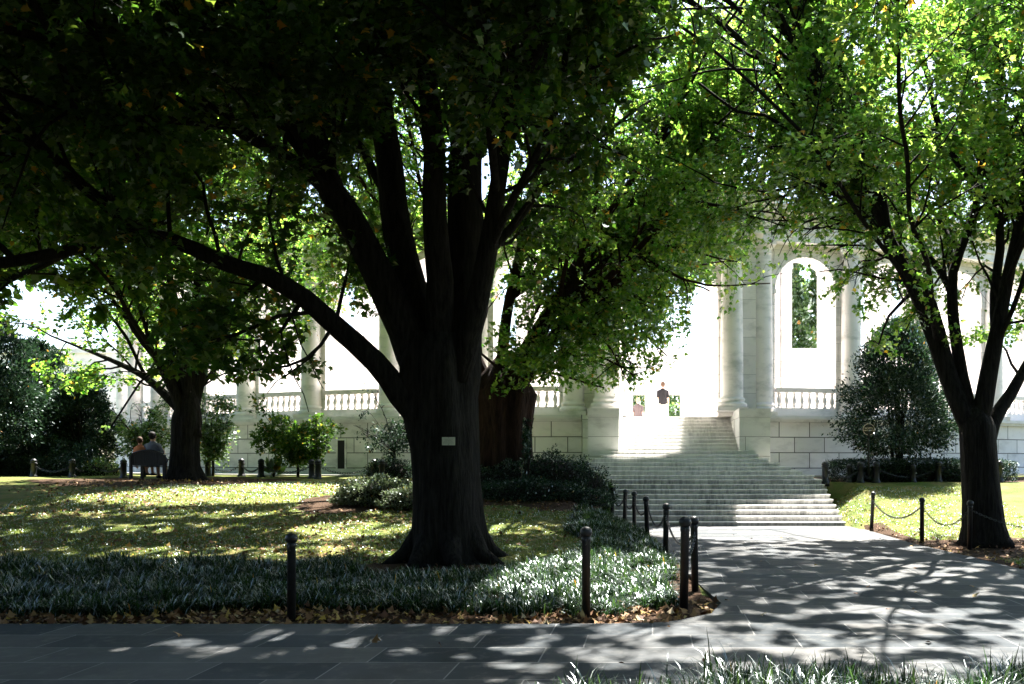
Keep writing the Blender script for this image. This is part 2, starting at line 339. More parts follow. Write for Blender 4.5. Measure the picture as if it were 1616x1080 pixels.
def arch_panel(a0, a1, r, th, hw, zs, name, mat, ZT=ZT):
    """flat wall panel between two ring angles with an arched opening"""
    p0 = Vector(cpt(a0, r, 0)); p1 = Vector(cpt(a1, r, 0)); L = (p1 - p0).length; d = (p1 - p0) / L; nrm = Vector((-d.y, d.x, 0))
    X = lambda s, t_, z: tuple(p0 + d * s + nrm * t_ + Vector((0, 0, z)))
    g = MB(); c = L / 2; N = 14; vs_ = []; fs_ = []
    g.box(0, c - hw, 0, th, ZF, ZT, X); g.box(c + hw, L, 0, th, ZF, ZT, X)
    pts = [(c - hw * math.cos(PI * i / N), zs + hw * math.sin(PI * i / N)) for i in range(N + 1)]
    for s, z in pts:
        vs_ += [X(s, 0, z), X(s, 0, ZT), X(s, th, z), X(s, th, ZT)]
    for i in range(N):
        b = i * 4; n_ = b + 4
        fs_ += [(b, n_, n_ + 1, b + 1), (b + 2, b + 3, n_ + 3, n_ + 2), (b, b + 2, n_ + 2, n_), (b + 1, n_ + 1, n_ + 3, b + 3)]
    g.add(vs_, fs_)
    # raised archivolt and impost blocks
    vs_ = []; fs_ = []
    for i in range(N + 1):
        a = PI * i / N
        for rr, tt in ((hw + .001, -.04), (hw + .20, -.04), (hw + .20, .02), (hw + .001, .02)): vs_.append(X(c - rr * math.cos(a), tt, zs + rr * math.sin(a)))
    for i in range(N):
        for k in range(4): fs_.append((i * 4 + k, i * 4 + (k + 1) % 4, (i + 1) * 4 + (k + 1) % 4, (i + 1) * 4 + k))
    g.add(vs_, fs_)
    for s0, s1 in ((c - hw - .24, c - hw + .03), (c + hw - .03, c + hw + .24)): g.box(s0, s1, -.05, th + .03, zs - .16, zs, X)
    for s0, s1 in ((c - hw - .24, c - hw + .03), (c + hw - .03, c + hw + .24)): g.box(s0, s1, -.06, th + .03, ZF, ZF + .34, X)
    g.build(name, mat, bld); return X, L, c
BAL = [(.055, 0), (.075, .03), (.075, .07), (.045, .09), (.062, .13), (.085, .20), (.088, .26), (.07, .33), (.045, .40), (.038, .45), (.055, .47), (.065, .50), (.065, .54)]
def balustrade(X, c, hw):
    g = MB(); g.box(c - hw + .01, c + hw - .01, -.10, .16, ZF, ZF + .30, X); b = g.build('balustrade', M['marble'], bld)
    g = MB(); g.box(c - hw + .012, c + hw - .012, -.11, .17, ZF + .83, ZF + .90, X); g.box(c - hw + .012, c + hw - .012, -.13, .19, ZF + .90, ZF + .98, X); g.build('rail', M['marble'], b)
    n = int(round(2 * hw / .27))
    for i in range(n):
        s = c - hw + (i + .5) * 2 * hw / n; g = MB(); g.lathe(BAL, X(s, .03, ZF + .295), 10); g.build('baluster', M['marble'], b, True)
def column(x, y, z0, z1, r, n=28):
    g = MB(); e = z1 - z0
    g.box(x - r * 1.32, x + r * 1.32, y - r * 1.32, y + r * 1.32, z0, z0 + .13)
    g.lathe([(r * 1.28, .13), (r * 1.33, .17), (r * 1.33, .23), (r * 1.25, .27), (r * 1.10, .29), (r * 1.10, .33), (r * 1.17, .37), (r * 1.12, .42), (r * 1.0, .45), (r * .99, e * .33), (r * .94, e * .66), (r * .87, e - .42), (r * .95, e - .40), (r * .95, e - .36), (r * .87, e - .34), (r * .87, e - .24), (r * 1.12, e - .14)], (x, y, z0), n)
    g.box(x - r * 1.2, x + r * 1.2, y - r * 1.2, y + r * 1.2, z1 - .14, z1)
    return g.build('column', M['marble'], bld, False)
def smooth_by_angle(o, deg=35):
    me = o.data
    me.polygons.foreach_set('use_smooth', [True] * len(me.polygons))
    try: me.set_sharp_from_angle(angle=R_(deg))
    except Exception: pass
for angs in (angL, angR):
    for i, a in enumerate(angs):
        x, y, _ = cpt(a, RW + .12, 0); smooth_by_angle(column(x, y, ZF, ZT, .345))
    for i in range(len(angs) - 1):
        X, L, c = arch_panel(min(angs[i], angs[i + 1]), max(angs[i], angs[i + 1]), RW, .8, 1.12, 7.45, 'arcade_wall', M['pier'])
        balustrade(X, c, 1.12)
        arch_panel(min(angs[i], angs[i + 1]) + .004, max(angs[i], angs[i + 1]) - .0, 22.5, .7, .80, 9.6, 'inner_arcade_wall', M['pier'], 11.0)
# flanking half bays beside the portal
for a0, a1 in ((aL0, math.asin((-2.2 - CX) / RW)), (math.asin((3.25 - CX) / RW), aR0)):
    g = MB(); p0 = Vector(cpt(a0, RW, 0)); p1 = Vector(cpt(a1, RW, 0)); g.box(min(p0.x, p1.x), max(p0.x, p1.x), p0.y, p0.y + .8, ZF, ZT); g.build('arcade_wall', M['pier'], bld)
g = MB()
for a0, a1 in ((AL, -.02), (.165, AR)):
    for r0, r1, z0, z1 in ((27.1, 28.44, ZT, 9.25), (27.1, 28.48, 9.25, 9.30), (27.1, 28.40, 9.30, 9.75), (27.1, 28.60, 9.75, 9.86), (27.1, 28.85, 9.86, 10.02), (27.1, 28.92, 10.02, 10.10)):
        ring('', r0, r1, z0, z1, a0, a1, None, mb=g)
g.build('entablature', M['marble'], bld)
# portal: piers, deep passage, arch, projecting entablature, two big columns
PXL, PXR, PY = -1.10, 2.17, 29.35; pc = (PXL + PXR) / 2; hw = (PXR - PXL) / 2; zs = 7.05
g = MB(); g.box(-2.28, PXL, PY, 36.5, ZF, ZT); g.box(PXR, 3.42, PY, 36.5, ZF, ZT)
N = 24; vs_ = []; fs_ = []
for i in range(N + 1):
    a = PI * i / N; s, z = pc - hw * math.cos(a), zs + hw * math.sin(a)
    vs_ += [(s, PY, z), (s, PY, ZT), (s, 30.75, z), (s, 30.75, ZT)]
for i in range(N):
    b = i * 4; n_ = b + 4; fs_ += [(b, n_, n_ + 1, b + 1), (b + 2, b + 3, n_ + 3, n_ + 2), (b, b + 2, n_ + 2, n_)]
g.add(vs_, fs_); g.box(-2.28, 3.42, PY + .004, 30.74, ZT + .004, ZT + .3)
g.build('portal', M['portal'], bld)
for x0, x1 in ((-2.28, -1.02), (2.64, 3.62)): g = MB(); g.box(x0, x1, 28.75, PY + .2, .6, 3.12); g.build('portal_podium', M['pedestal'], bld)
g = MB()
for e, z0, z1 in ((0, ZT + .01, 9.3), (.05, 9.3, 9.36), (0, 9.36, 9.9), (.12, 9.9, 10.0), (.34, 10.0, 10.16), (.42, 10.16, 10.26)):
    g.box(-2.45 - e, 3.6 + e, 28.5 - e, 30.4, z0, z1)
g.build('entablature', M['marble'], bld)
for x in (-1.52, 2.58): smooth_by_angle(column(x, 28.93, 3.25, ZT, .375, 32))
# far side of the arena
def wall_open(x0, x1, y0, y1, z0, z1, holes, name, mat):
    g = MB(); x = x0
    for (a, b, h) in holes:
        g.box(x, a, y0, y1, z0, z1); g.box(a, b, y0 + .003, y1 - .003, h, z1 - .003); x = b
    g.box(x, x1, y0, y1, z0, z1); return g.build(name, mat, bld)
wall_open(-45, 45, 50, 50.8, ZF, 7.7, [(-1.14, -.43, 5.4), (.89, 1.57, 5.4)], 'arena_back_wall', M['marble'])
g = MB(); g.box(-45.2, 45.2, 49.85, 50.95, 7.7, 7.95); g.build('coping', M['marble'], bld)

# ------------------------------------------------------------ staircase
stair = empty('stone_staircase'); tag(stair, 'wide white marble steps rising from the paved path to the portal', 'staircase')
def step(x0, x1, y0, y1, z1, rise, mat='step'):
    g = MB(); z0 = z1 - rise
    g.box(x0 + .02, x1 - .02, y0 + .025, y1, z0 - .002, z1 - .045)
    e = .012                                       # slab with a rounded nose
    prof = [(y0 + e, z1), (y0, z1 - e), (y0, z1 - .045 + e), (y0 + e, z1 - .045), (y1, z1 - .045), (y1, z1)]
    n = len(prof); g.add([(x0, a, b) for a, b in prof] + [(x1, a, b) for a, b in prof], [tuple(range(n)), tuple(range(n, 2 * n))[::-1]] + [(i, i + n, (i + 1) % n + n, (i + 1) % n) for i in range(n)])
    g.build('step', M[mat], stair)
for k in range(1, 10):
    y0 = 22 + (k - 1) * .34; step(-1.15, 4.80 - .008 * k, y0, y0 + (.40 if k < 9 else 2.6), .124 * k, .124, 'step_shaded')
g = MB(); g.box(-3.15, -1.16, 24.76, 27.3, .3, 1.112); g.box(4.74, 4.9, 25.0, 27.3, .3, 1.112); g.build('landing', M['step'], stair)
for i in range(1, 18):
    h = 2.12 + .275 * (7 - i) if i <= 7 else 1.86; y0 = 24.72 + .34 * i; c = .81
    step(c - h, c + h, y0, y0 + (.40 if i < 17 else 1.0), 1.116 + .12 * i, .12 if i > 1 else .118)
for x0, x1 in ((-1.98, -1.035), (2.655, 3.60)):
    g = MB(); g.box(x0, x1, 27.16, 28.76, 1.2, 2.98); p_ = g.build('pedestal', M['pedestal'], stair)
    g = MB(); g.box(x0 - .012, x1 + .012, 27.14, 29.34, 2.98, 3.245); g.build('cap', M['marble_grey'], p_)
for x0, x1 in ((-1.6, -1.03), (2.65, 3.2)):
    g = MB(); g.box(x0, x1, 28.7, 30.7, 1.2, 3.24); g.build('cheek_wall', M['pedestal'], stair)

# ------------------------------------------------------------ bollards and chains
def post_slim():
    o = empty('bollard')
    g = MB(); g.lathe([(.045, -.1), (.045, .80), (.050, .81), (.050, .84), (.043, .85)], (0, 0, 0), 14); g.build('post', M['iron'], o, True)
    g = MB(); g.lathe([(.043, .85), (.060, .87), (.066, .895), (.060, .925), (.035, .95), (.01, .957)], (0, 0, 0), 14); g.build('cap', M['iron'], o, True)
    for s in (-1, 1):
        g = MB(); pts = [(0, s * (.045 + .03 * math.sin(q)), .80 - .03 * math.cos(q)) for q in np.linspace(0, PI, 7)]; g.tube(pts, .007, 6); g.build('hook', M['iron'], o, True)
    return o
def post_stout():
    o = empty('bollard')
    g = MB(); g.lathe([(.125, -.1), (.125, .03), (.10, .05), (.088, .10), (.082, .42), (.098, .43), (.098, .455), (.080, .465)], (0, 0, 0), 16); g.build('post', M['iron'], o, True)
    g = MB(); g.lathe([(.080, .465), (.094, .48), (.094, .51), (.075, .545), (.04, .57), (.01, .578)], (0, 0, 0), 16); g.build('cap', M['iron'], o, True)
    g = MB(); pts = [(.085 + .03 * math.sin(q), 0, .40 - .03 * math.cos(q)) for q in np.linspace(0, PI, 7)]; g.tube(pts, .008, 6); g.build('hook', M['iron'], o, True)
    return o
proto = {'slim': post_slim(), 'stout': post_stout()}; usedp = set()
def bollard(kind, x, y, z, label, group, lean=(0, 0), sc=1):
    o = proto[kind] if kind not in usedp else copy_tree(proto[kind]); usedp.add(kind)
    o.location = (x, y, z); o.scale = (sc, sc, sc); o.rotation_euler = (lean[0], lean[1], 0); tag(o, label, 'bollard', group); return o
def chain(p0, p1, sag, label, group, lk=.038, th=.0048):
    p0 = Vector(p0); p1 = Vector(p1); L = (p1 - p0).length + sag; n = max(8, int(L / (lk * 1.25))); g = MB()
    C_ = lambda t_: p0.lerp(p1, t_) - Vector((0, 0, 4 * sag * t_ * (1 - t_)))
    for i in range(n):
        t0 = (i + .5) / n; c = C_(t0); d = (C_(min(1, t0 + .01)) - C_(max(0, t0 - .01))).normalized(); up = Vector((0, 0, 1)); sd_ = d.cross(up).normalized(); up2 = sd_.cross(d)
        q = sd_ if i % 2 else up2
        pts = [c + d * (lk * .95 * math.cos(a)) + q * (lk * .5 * math.sin(a)) for a in [2 * PI * j / 8 for j in range(9)]]
        g.tube(pts, th, 4, False)
    return tag(g.build('chain', M['chain']), label, 'chain', group)
G1, G2, G3_, G4 = 'slim bollards along the left bed', 'slim bollards along the right lawn', 'stout bollards on the terrace', 'chains between the bollards'
def gy(py, z=0.0): return (EYE - z) * F / (py - HY)
front = [(460, 980, 'slim black bollard standing alone in the dark ground cover left of the big trunk'), (925, 975, 'slim black bollard in the front bed between the big trunk and the path corner')]
fb = []
for px, py, lb in front:
    Y = gy(py); x = at(px, py, Y)[0]; bollard('slim', x, Y, 0, lb, G1, sc=.945 if px < 500 else 1); fb.append((x, Y))
leftrow = [(1079, 963, 'thickest-looking black bollard at the path corner, nearest of the left row'), (1097, 935, 'second bollard of the left row, just behind the path-corner one'), (1050, 887, 'third bollard of the left row, at the edge of the bright ground cover'),
           (1022, 860, 'fourth bollard of the left row, with a bright chain on its right'), (1001, 846, 'fifth bollard of the left row, in front of the lower steps'), (985, 838, 'sixth bollard of the left row, beside the foot of the steps'), (966, 830, 'last bollard of the left row, against the end of the bottom step')]
lp = []
for i, (px, py, lb) in enumerate(leftrow):
    Y = gy(py); x = at(px, py, Y)[0]; bollard('slim', x, Y, .0 if i < 4 else .02, lb, G1, (R_((-2, 1, 0, 2, -1, 1, -2)[i]), R_((1, -1, 1, -2, 0, 2, 1)[i])), 1.08 if i == 0 else 1); lp.append((x, Y))
for i in range(len(lp) - 1):
    if i == 4: pass
    a, b = lp[i], lp[i + 1]; L = math.hypot(a[0] - b[0], a[1] - b[1]); chain((a[0], a[1], .78), (b[0], b[1], .78), .15 + .05 * L, leftrow[i][2].replace('bollard', 'post').split(',')[0].join(['chain sagging back from the ', '']), G4)
rightrow = [(1375, 838, 'slim leaning bollard at the edge of the bright right lawn, nearest the steps'), (1455, 858, 'slim bollard between the steps and the right tree, standing in leaf litter'), (1530, 868, 'slim bollard directly in front of the right tree trunk')]
rp = []
for i, (px, py, lb) in enumerate(rightrow):
    Y = gy(py); x = at(px, py, Y)[0]; bollard('slim', x, Y, 0, lb, G2, (0, R_((3, 0, 1)[i])), .96); rp.append((x, Y))
rp.append((8.2, 15.2)); bollard('slim', 8.2, 15.2, 0, 'slim bollard right of the right tree, at the frame edge', G2)
for i in range(3):
    chain((*rp[i], .75), (*rp[i + 1], .75), .34, ['thin chain sagging across the bright right lawn', 'thin chain sagging in front of the right tree to its left', 'thin chain hanging across the foot of the right tree'][i], G4)
stl = [(44, 31, 'back-row'), (53, 28, 'front-row'), (91, 33, 'back-row'), (114, 28, 'front-row'), (147, 30, 'front-row'), (195, 27, 'front-row'), (328, 28.5, ''), (381, 29, ''), (412, 27.8, ''), (492, 26.8, ''), (502, 26.2, ''), (590, 26.8, ''), (603, 26.2, '')]
sl_lab = ['stout terrace bollard at far left, rear one of a close pair', 'stout terrace bollard at far left, front one of a close pair', 'stout bollard by the far left hedge, third from the left edge', 'stout bollard under the dark left evergreen, fourth from the left edge', 'stout bollard before the pale shrub at the left wall', 'stout bollard just left of the bench', 'stout bollard just right of the left tree trunk', 'stout bollard before the wall, between left trunk and big-leaved plant', 'stout bollard touching the left side of the big-leaved plant', 'stout bollard below the dark wall doorway, left one of a pair', 'stout bollard below the dark wall doorway, right one of a pair', 'stout bollard in front of the round bush by the big trunk, left one', 'stout bollard in front of the round bush by the big trunk, right one']
sp_ = []
for (px, Y, _), lb in zip(stl, sl_lab):
    x = (px - HX) / F * Y; z = float(gz(np.array(x), np.array(float(Y)))); bollard('stout', x, Y, z, lb, G3_); sp_.append((x, Y, z + .38))
for i, j in ((0, 2), (1, 3), (3, 4), (4, 5), (6, 7), (7, 8), (8, 9), (10, 11)):
    chain(sp_[i], sp_[j], .22, 'chain from the ' + sl_lab[i].split(',')[0], G4, .06, .009)
b2 = []
for px, Y, z, lb in [(855, 26.3, 1.12, 'stout bollard left of the landing, in front of the ivied trunk'), (925, 25.0, 1.03, 'stout bollard at the left end of the landing, before the left pedestal'), (1302, 24.9, 1.03, 'stout bollard at the right end of the landing, left of the hedge'), (1358, 25.3, 1.03, 'stout bollard before the right hedge, left one of the pair under the round sign'), (1383, 25.3, 1.03, 'stout bollard before the right hedge, right one of the pair under the round sign'), (1481, 25.6, 1.05, 'stout bollard before the right hedge, just left of the right tree'), (1577, 25.6, 1.06, 'stout bollard seen just right of the right tree trunk')]:
    x = (px - HX) / F * Y; bollard('stout', x, Y, z, lb, G3_, sc=1.03 if px > 900 else 1); b2.append((x, Y, z + .39))
for a, b, lb in ((0, 1, 'chain swagged before the wall at the left end of the landing'), (2, 3, 'chain between the landing and the right hedge'), (3, 4, 'short chain hanging between the close pair under the round sign'), (4, 5, 'long chain hanging in front of the right hedge'), (5, 6, 'chain running behind the right tree trunk')):
    chain(b2[a], b2[b], .26, lb, G4, .05, .008)
for px, Y, lb in ((1341, 26.6, 'smaller rear bollard at the face of the right hedge, left of the round sign'), (1441, 26.6, 'smaller rear bollard at the middle of the right hedge')):
    x = (px - HX) / F * 25.45; bollard('stout', x, 25.45, 1.03, lb, G3_, sc=.9)

# ------------------------------------------------------------ trees
LEAF = {'maple': np.array([(0, 0), (.30, .02), (.24, .20), (.52, .34), (.26, .50), (.16, .62), (0, 1), (-.16, .62), (-.26, .50), (-.52, .34), (-.24, .20), (-.30, .02)]),
        'simple': np.array([(0, 0), (.36, .22), (.30, .62), (0, 1), (-.30, .62), (-.36, .22)]),
        'holly': np.array([(0, 0), (.22, .35), (.16, .75), (0, 1), (-.16, .75), (-.22, .35)])}
def unit(v): return v / np.maximum(np.linalg.norm(v, axis=-1, keepdims=True), 1e-9)
def leaves_np(P, D, size, kind, rng, tilt=.55, droop=.45):
    n = len(P); d = unit(unit(D) + rng.normal(0, .55, (n, 3)) + np.array([0, 0, -droop]))
    nr = np.array([0, 0, 1.0]) + rng.normal(0, tilt, (n, 3)); nr = unit(nr - d * (nr * d).sum(1, keepdims=True)); s = np.cross(d, nr)
    T = LEAF[kind]; sz = (size * rng.uniform(.6, 1.2, n))[:, None, None]
    cup = -(T[:, 0] ** 2) * .9 + .10 * T[:, 1]
    V = P[:, None, :] + sz * (T[None, :, 0:1] * s[:, None, :] + T[None, :, 1:2] * d[:, None, :] + cup[None, :, None] * nr[:, None, :])
    return V.reshape(-1, 3), len(T)
LIT = [(-9.9, 20.3, 3.3, 1.25, .05), (-9, 13.9, 4.5, .35, .35), (-6.1, 19.5, 1.5, 1.3, .02), (-3.6, 16.5, 3.0, .8, .30), (-.55, 11.9, 1.3, 1.9, .02), (-2.2, 10.6, 2.2, .5, .25), (3.0, 20.2, 3.2, 1.9, .03), (6.3, 21.8, 3.2, 2.6, .03),
       (4.0, 22.9, 1.3, 1.2, .1), (9.5, 20, 2.0, 2, .1)]
DAP = [(1.9, 14.5, 2.2, 4.6, .20), (4.2, 13.2, 2.4, 4.4, .10), (1.2, 8.6, 4.2, 1.9, .22), (6.5, 9, 3, 2.5, .2), (-6, 16.4, 6, .6, .1), (-10, 17.8, 5, .5, .1), (-8, 14.3, 6, .5, .1), (3.2, 24.2, 2.6, .8, .0), (-3, 8, 1.8, .8, 0.05)]
def shade_keep(P, rng):
    k = (P[:, 2] - .5) / sv[2]; gx = P[:, 0] - sv[0] * k; gyy = P[:, 1] - sv[1] * k; pr_ = np.ones(len(P))
    for cx, cy, rx, ry, q in LIT:
        e = ((gx - cx) / rx) ** 2 + ((gyy - cy) / ry) ** 2; pr_ = np.minimum(pr_, np.where(e < 1, q, np.where(e < 1.35, q + (1 - q) * (e - 1) / .35, 1)))
    return rng.random(len(P)) < pr_
def dapple_keep(P):
    k = (P[:, 2] - .3) / sv[2]; x = P[:, 0] - sv[0] * k; y = P[:, 1] - sv[1] * k
    n = (np.sin(7.4 * x + 1.7 * np.sin(4.3 * y + .5)) + np.sin(6.3 * y + 1.9 * np.sin(3.9 * x + 2)) + .9 * np.sin(12.3 * x - 4.1 * y + 1.5 * np.sin(3.1 * y)) + .8 * np.sin(10.7 * y + 3.7 * x + 1.3 * np.sin(4.1 * x)) + .9 * np.sin(1.6 * x + 2.1 * np.sin(1.2 * y + 1)) + .5 * np.sin(7 * y + 2 * np.sin(5 * x))) / 2.4
    keep = np.ones(len(P), bool)
    for cx, cy, rx, ry, th in DAP:
        e = ((x - cx) / rx) ** 2 + ((y - cy) / ry) ** 2; keep &= ~((e < 1) & (n < th - .75 * np.clip(e, 0, 1) ** 2))
    return keep
def gaps(P, f=.8):
    x, y, z = P.T * f
    return np.sin(x * 1.9 + 1.3 * np.sin(z * 1.7)) + np.sin(y * 1.7 + 1.1 * np.sin(x * 1.3 + 2)) + np.sin(z * 2.3 + 1.4 * np.sin(y * 1.1 + x))
def spline(pts, step=.35):
    pts = [np.array(p, float) for p in pts]; P = [pts[0] * 2 - pts[1]] + pts + [pts[-1] * 2 - pts[-2]]; out = []
    for i in range(1, len(P) - 2):
        n = max(2, int(np.linalg.norm(P[i + 1] - P[i]) / step))
        for j in range(n):
            t_ = j / n; out.append(.5 * (2 * P[i] + (P[i + 1] - P[i - 1]) * t_ + (2 * P[i - 1] - 5 * P[i] + 4 * P[i + 1] - P[i + 2]) * t_ ** 2 + (3 * P[i] - P[i - 1] - 3 * P[i + 1] + P[i + 2]) * t_ ** 3))
    out.append(pts[-1]); return np.array(out)
class Tree:
    def __init__(s, seed, leaf, lsize, kind='maple', sub=(1.4, 3.0), spacing=.5, twl=(.5, 1.1), tws=.2, lpt=14, gap=-1.1, box=None, dropfn=None, up=.25):
        s.rng = np.random.default_rng(seed); s.mb = MB(); s.leafmat = leaf; s.ls = lsize; s.kind = kind; s.sub = sub; s.sp = spacing; s.twl = twl; s.tws = tws; s.lpt = lpt; s.gap = gap; s.T0 = []; s.T1 = []; s.axes = []; s.drop = dropfn; s.up = up
    def limb(s, pts, r0, r1, leafy=.3, n=8, fl=0, ln=1.0):
        if r0 <= .13 and s.axes:                 # a side limb starts inside the stem it leaves
            AA = np.concatenate([a_[0] for a_ in s.axes]); dd_ = np.linalg.norm(AA - np.array(pts[0], float), axis=1); j_ = int(dd_.argmin())
            if dd_[j_] < 2.0: pts = [AA[j_]] + list(pts[1:])
        P = spline(pts, .4)
        if r0 < .118 and s.drop is not None:      # small limbs stop where the crown stops
            for i_ in range(3, len(P)):
                if s.drop(P[i_]): P = P[:i_]; break
            if len(P) < 4: return P
        m = len(P); rad = [r0 + (r1 - r0) * (i / (m - 1)) ** .8 for i in range(m)]
        wob = s.rng.normal(0, 1, (m, 3)); wob = np.array([wob[max(0, i - 1):i + 2].mean(0) for i in range(m)]) * np.array(rad)[:, None] * .16; wob[0] = 0
        if r0 < .13: wob = wob + np.array([.045 * np.sin(np.arange(m) * .9 + s.rng.random() * 6), .045 * np.sin(np.arange(m) * 1.3 + s.rng.random() * 6), .04 * np.sin(np.arange(m) * 1.1 + s.rng.random() * 6)]).T * np.minimum(1, np.arange(m) / 3)[:, None]
        P = P + wob
        if r0 >= .1: s.axes.append((P, rad))
        s.mb.tube(P, rad, n, True, fl, s.rng.random() * 6, [.05] * m if fl else None)
        i0 = leafy * m; step_ = max(1, s.sp / .4); i = i0
        while i < m - .5:
            k = min(int(i), m - 1); t = unit(P[min(k + 1, m - 1)] - P[max(k - 1, 0)]); frac = (i - i0) / max(1, m - i0)
            d = s.rng.normal(0, 1, 3); d -= t * d.dot(t); d = unit(d); d = unit(d + t * .75 + np.array([0, 0, s.up])); L = s.rng.uniform(*s.sub) * (1.15 - .5 * frac) * ln
            s.branch(P[k], d, L, max(.012, rad[k] * .42)); i += step_ * s.rng.uniform(.6, 1.4)
        s.branch(P[-1], unit(P[-1] - P[-2]), s.sub[1] * ln, r1)
        return P
    def branch(s, p, d, L, r):
        r = min(r, .03); n = 5; q = np.array(p, float); pts = [q]; dd = d.copy()
        for i in range(n):
            dd = unit(dd + s.rng.normal(0, .16, 3) + np.array([0, 0, .04 - .06 * i])); q = q + dd * L / n; pts.append(q)
        if s.drop is not None and s.drop(pts[-1]) and s.drop(pts[3]): return
        for e_ in (pts[2], pts[-1]):
            k_ = (e_[2] - .4) / sv[2]; a_, b_ = e_[0] - sv[0] * k_, e_[1] - sv[1] * k_
            if any(q_ < .15 and ((a_ - cx) / rx) ** 2 + ((b_ - cy) / ry) ** 2 < .9 for cx, cy, rx, ry, q_ in LIT): return
        s.mb.tube(pts, [r * (1 - .8 * i / n) + .004 for i in range(n + 1)], 5, False)
        m = max(4, int(L / s.tws))
        for j in range(m):
            f = .2 + .8 * (j + s.rng.random()) / m; k = min(int(f * n), n - 1); c = pts[k] + (pts[k + 1] - pts[k]) * (f * n - k)
            t = unit(pts[k + 1] - pts[k]); e = s.rng.normal(0, 1, 3); e[2] *= .45; e = unit(unit(e - t * e.dot(t)) + t * .7)
            l = s.rng.uniform(*s.twl); s.T0.append(c); s.T1.append(c + e * l + np.array([0, 0, -.12 * l]))
    def auto(s, base, n, zr, length, r, az0=0, el=(15, 55), leafy=.3, ln=1.0, az=(0, 360)):
        for i in range(n):
            a = R_(az[0] + (az[1] - az[0]) * (i + s.rng.uniform(.2, .8)) / n + az0); z0 = s.rng.uniform(*zr); e = R_(s.rng.uniform(*el)); L = s.rng.uniform(.8, 1.1) * length
            p = np.array(base, float) + np.array([0, 0, z0]); best = None
            for AX, RD in s.axes:                # grow out of an existing stem at that height
                j_ = int(np.argmin(np.abs(AX[:, 2] - p[2])))
                if abs(AX[j_, 2] - p[2]) < .4 and RD[j_] > .06:
                    off = AX[j_, :2] - np.array(base)[:2]; sc_ = off @ np.array([math.sin(a), math.cos(a)]) - .25 * np.linalg.norm(off) + s.rng.uniform(0, .5)
                    if best is None or sc_ > best[0]: best = (sc_, AX[j_], RD[j_])
            rr0 = r
            if best is not None: p = best[1].copy(); rr0 = min(r, best[2] * .6)
            elif s.axes: continue
            pts = [p]
            for k in range(4):
                e_ = e + R_(12) * (1.2 - k * .55); a += s.rng.normal(0, .12); p = p + np.array([math.sin(a) * math.cos(e_), math.cos(a) * math.cos(e_), math.sin(e_)]) * L / 4 + s.rng.normal(0, .12, 3); pts.append(p)
            s.limb(pts, rr0 * s.rng.uniform(.85, 1.05), .02, leafy, 7, 0, ln)
    def finish(s, root, bark, trunk_mb=None, vis=True):
        if trunk_mb: s.mb.add(trunk_mb.v, trunk_mb.f)
        s.mb.build('trunk', bark, root, True)
        A = np.array(s.T0); B = np.array(s.T1)
        keep = (gaps(B) > s.gap) & shade_keep(B, s.rng)
        if s.drop is not None: keep &= ~np.array([bool(s.drop(b)) for b in B])
        A, B = A[keep], B[keep]; n = len(A)
        # twigs: triangular prisms
        mid = (A + B) / 2 + s.rng.normal(0, .03, (n, 3)); Q = []
        for a, b, ra, rb in ((A, mid, .007, .005), (mid, B, .005, .002)):
            t = unit(b - a); u_ = unit(np.cross(t, np.array([.2, .3, 1.0]))); v_ = np.cross(t, u_)
            cs = [(math.cos(q), math.sin(q)) for q in (0, 2.094, 4.189)]
            for i in range(3):
                c0, c1 = cs[i], cs[(i + 1) % 3]; Q.append(np.stack([a + ra * (u_ * c0[0] + v_ * c0[1]), a + ra * (u_ * c1[0] + v_ * c1[1]), b + rb * (u_ * c1[0] + v_ * c1[1]), b + rb * (u_ * c0[0] + v_ * c0[1])], 1))
        npmesh('twigs', np.concatenate(Q), 4, bark, root)
        k = s.lpt; f = s.rng.uniform(.1, 1.05, (n, k, 1)) ** .8; P = A[:, None] + (B - A)[:, None] * f + s.rng.normal(0, .075, (n, k, 3)); D = np.repeat(unit(B - A)[:, None], k, 1)
        P = P.reshape(-1, 3); D = D.reshape(-1, 3); kp = dapple_keep(P); P, D = P[kp], D[kp]
        V, kk = leaves_np(P, D, s.ls, s.kind, s.rng); npmesh('crown', V, kk, s.leafmat, root); print('LEAVES', root.name, len(P))
TR = []
def drop_a(p):   # the open air between the trees, before the portal and arcade
    x, y, z = p
    if z < 2.75 and y < 16: return True
    if x < -6.3 and z < np.interp(x, [-12, -9.6, -9.2, -6.9, -6.7, -6.3], [3.0, 3.5, 4.3, 4.3, 2.9, 2.9]) + .2 * max(0, y - 13): return True
    if x > -6.3 and x < -4.9 and z < 2.75 + .25 * max(0, y - 13): return True
    if x >= -4.9 and z < (3.55 if x < -3.5 else 4.1) + .2 * max(0, y - 13): return True
    if x > .1 + .6 * math.sin(z * 1.9 + 1) + .45 * math.sin(y * 2.3) + .3 * math.sin(z * 5): return True
    return False
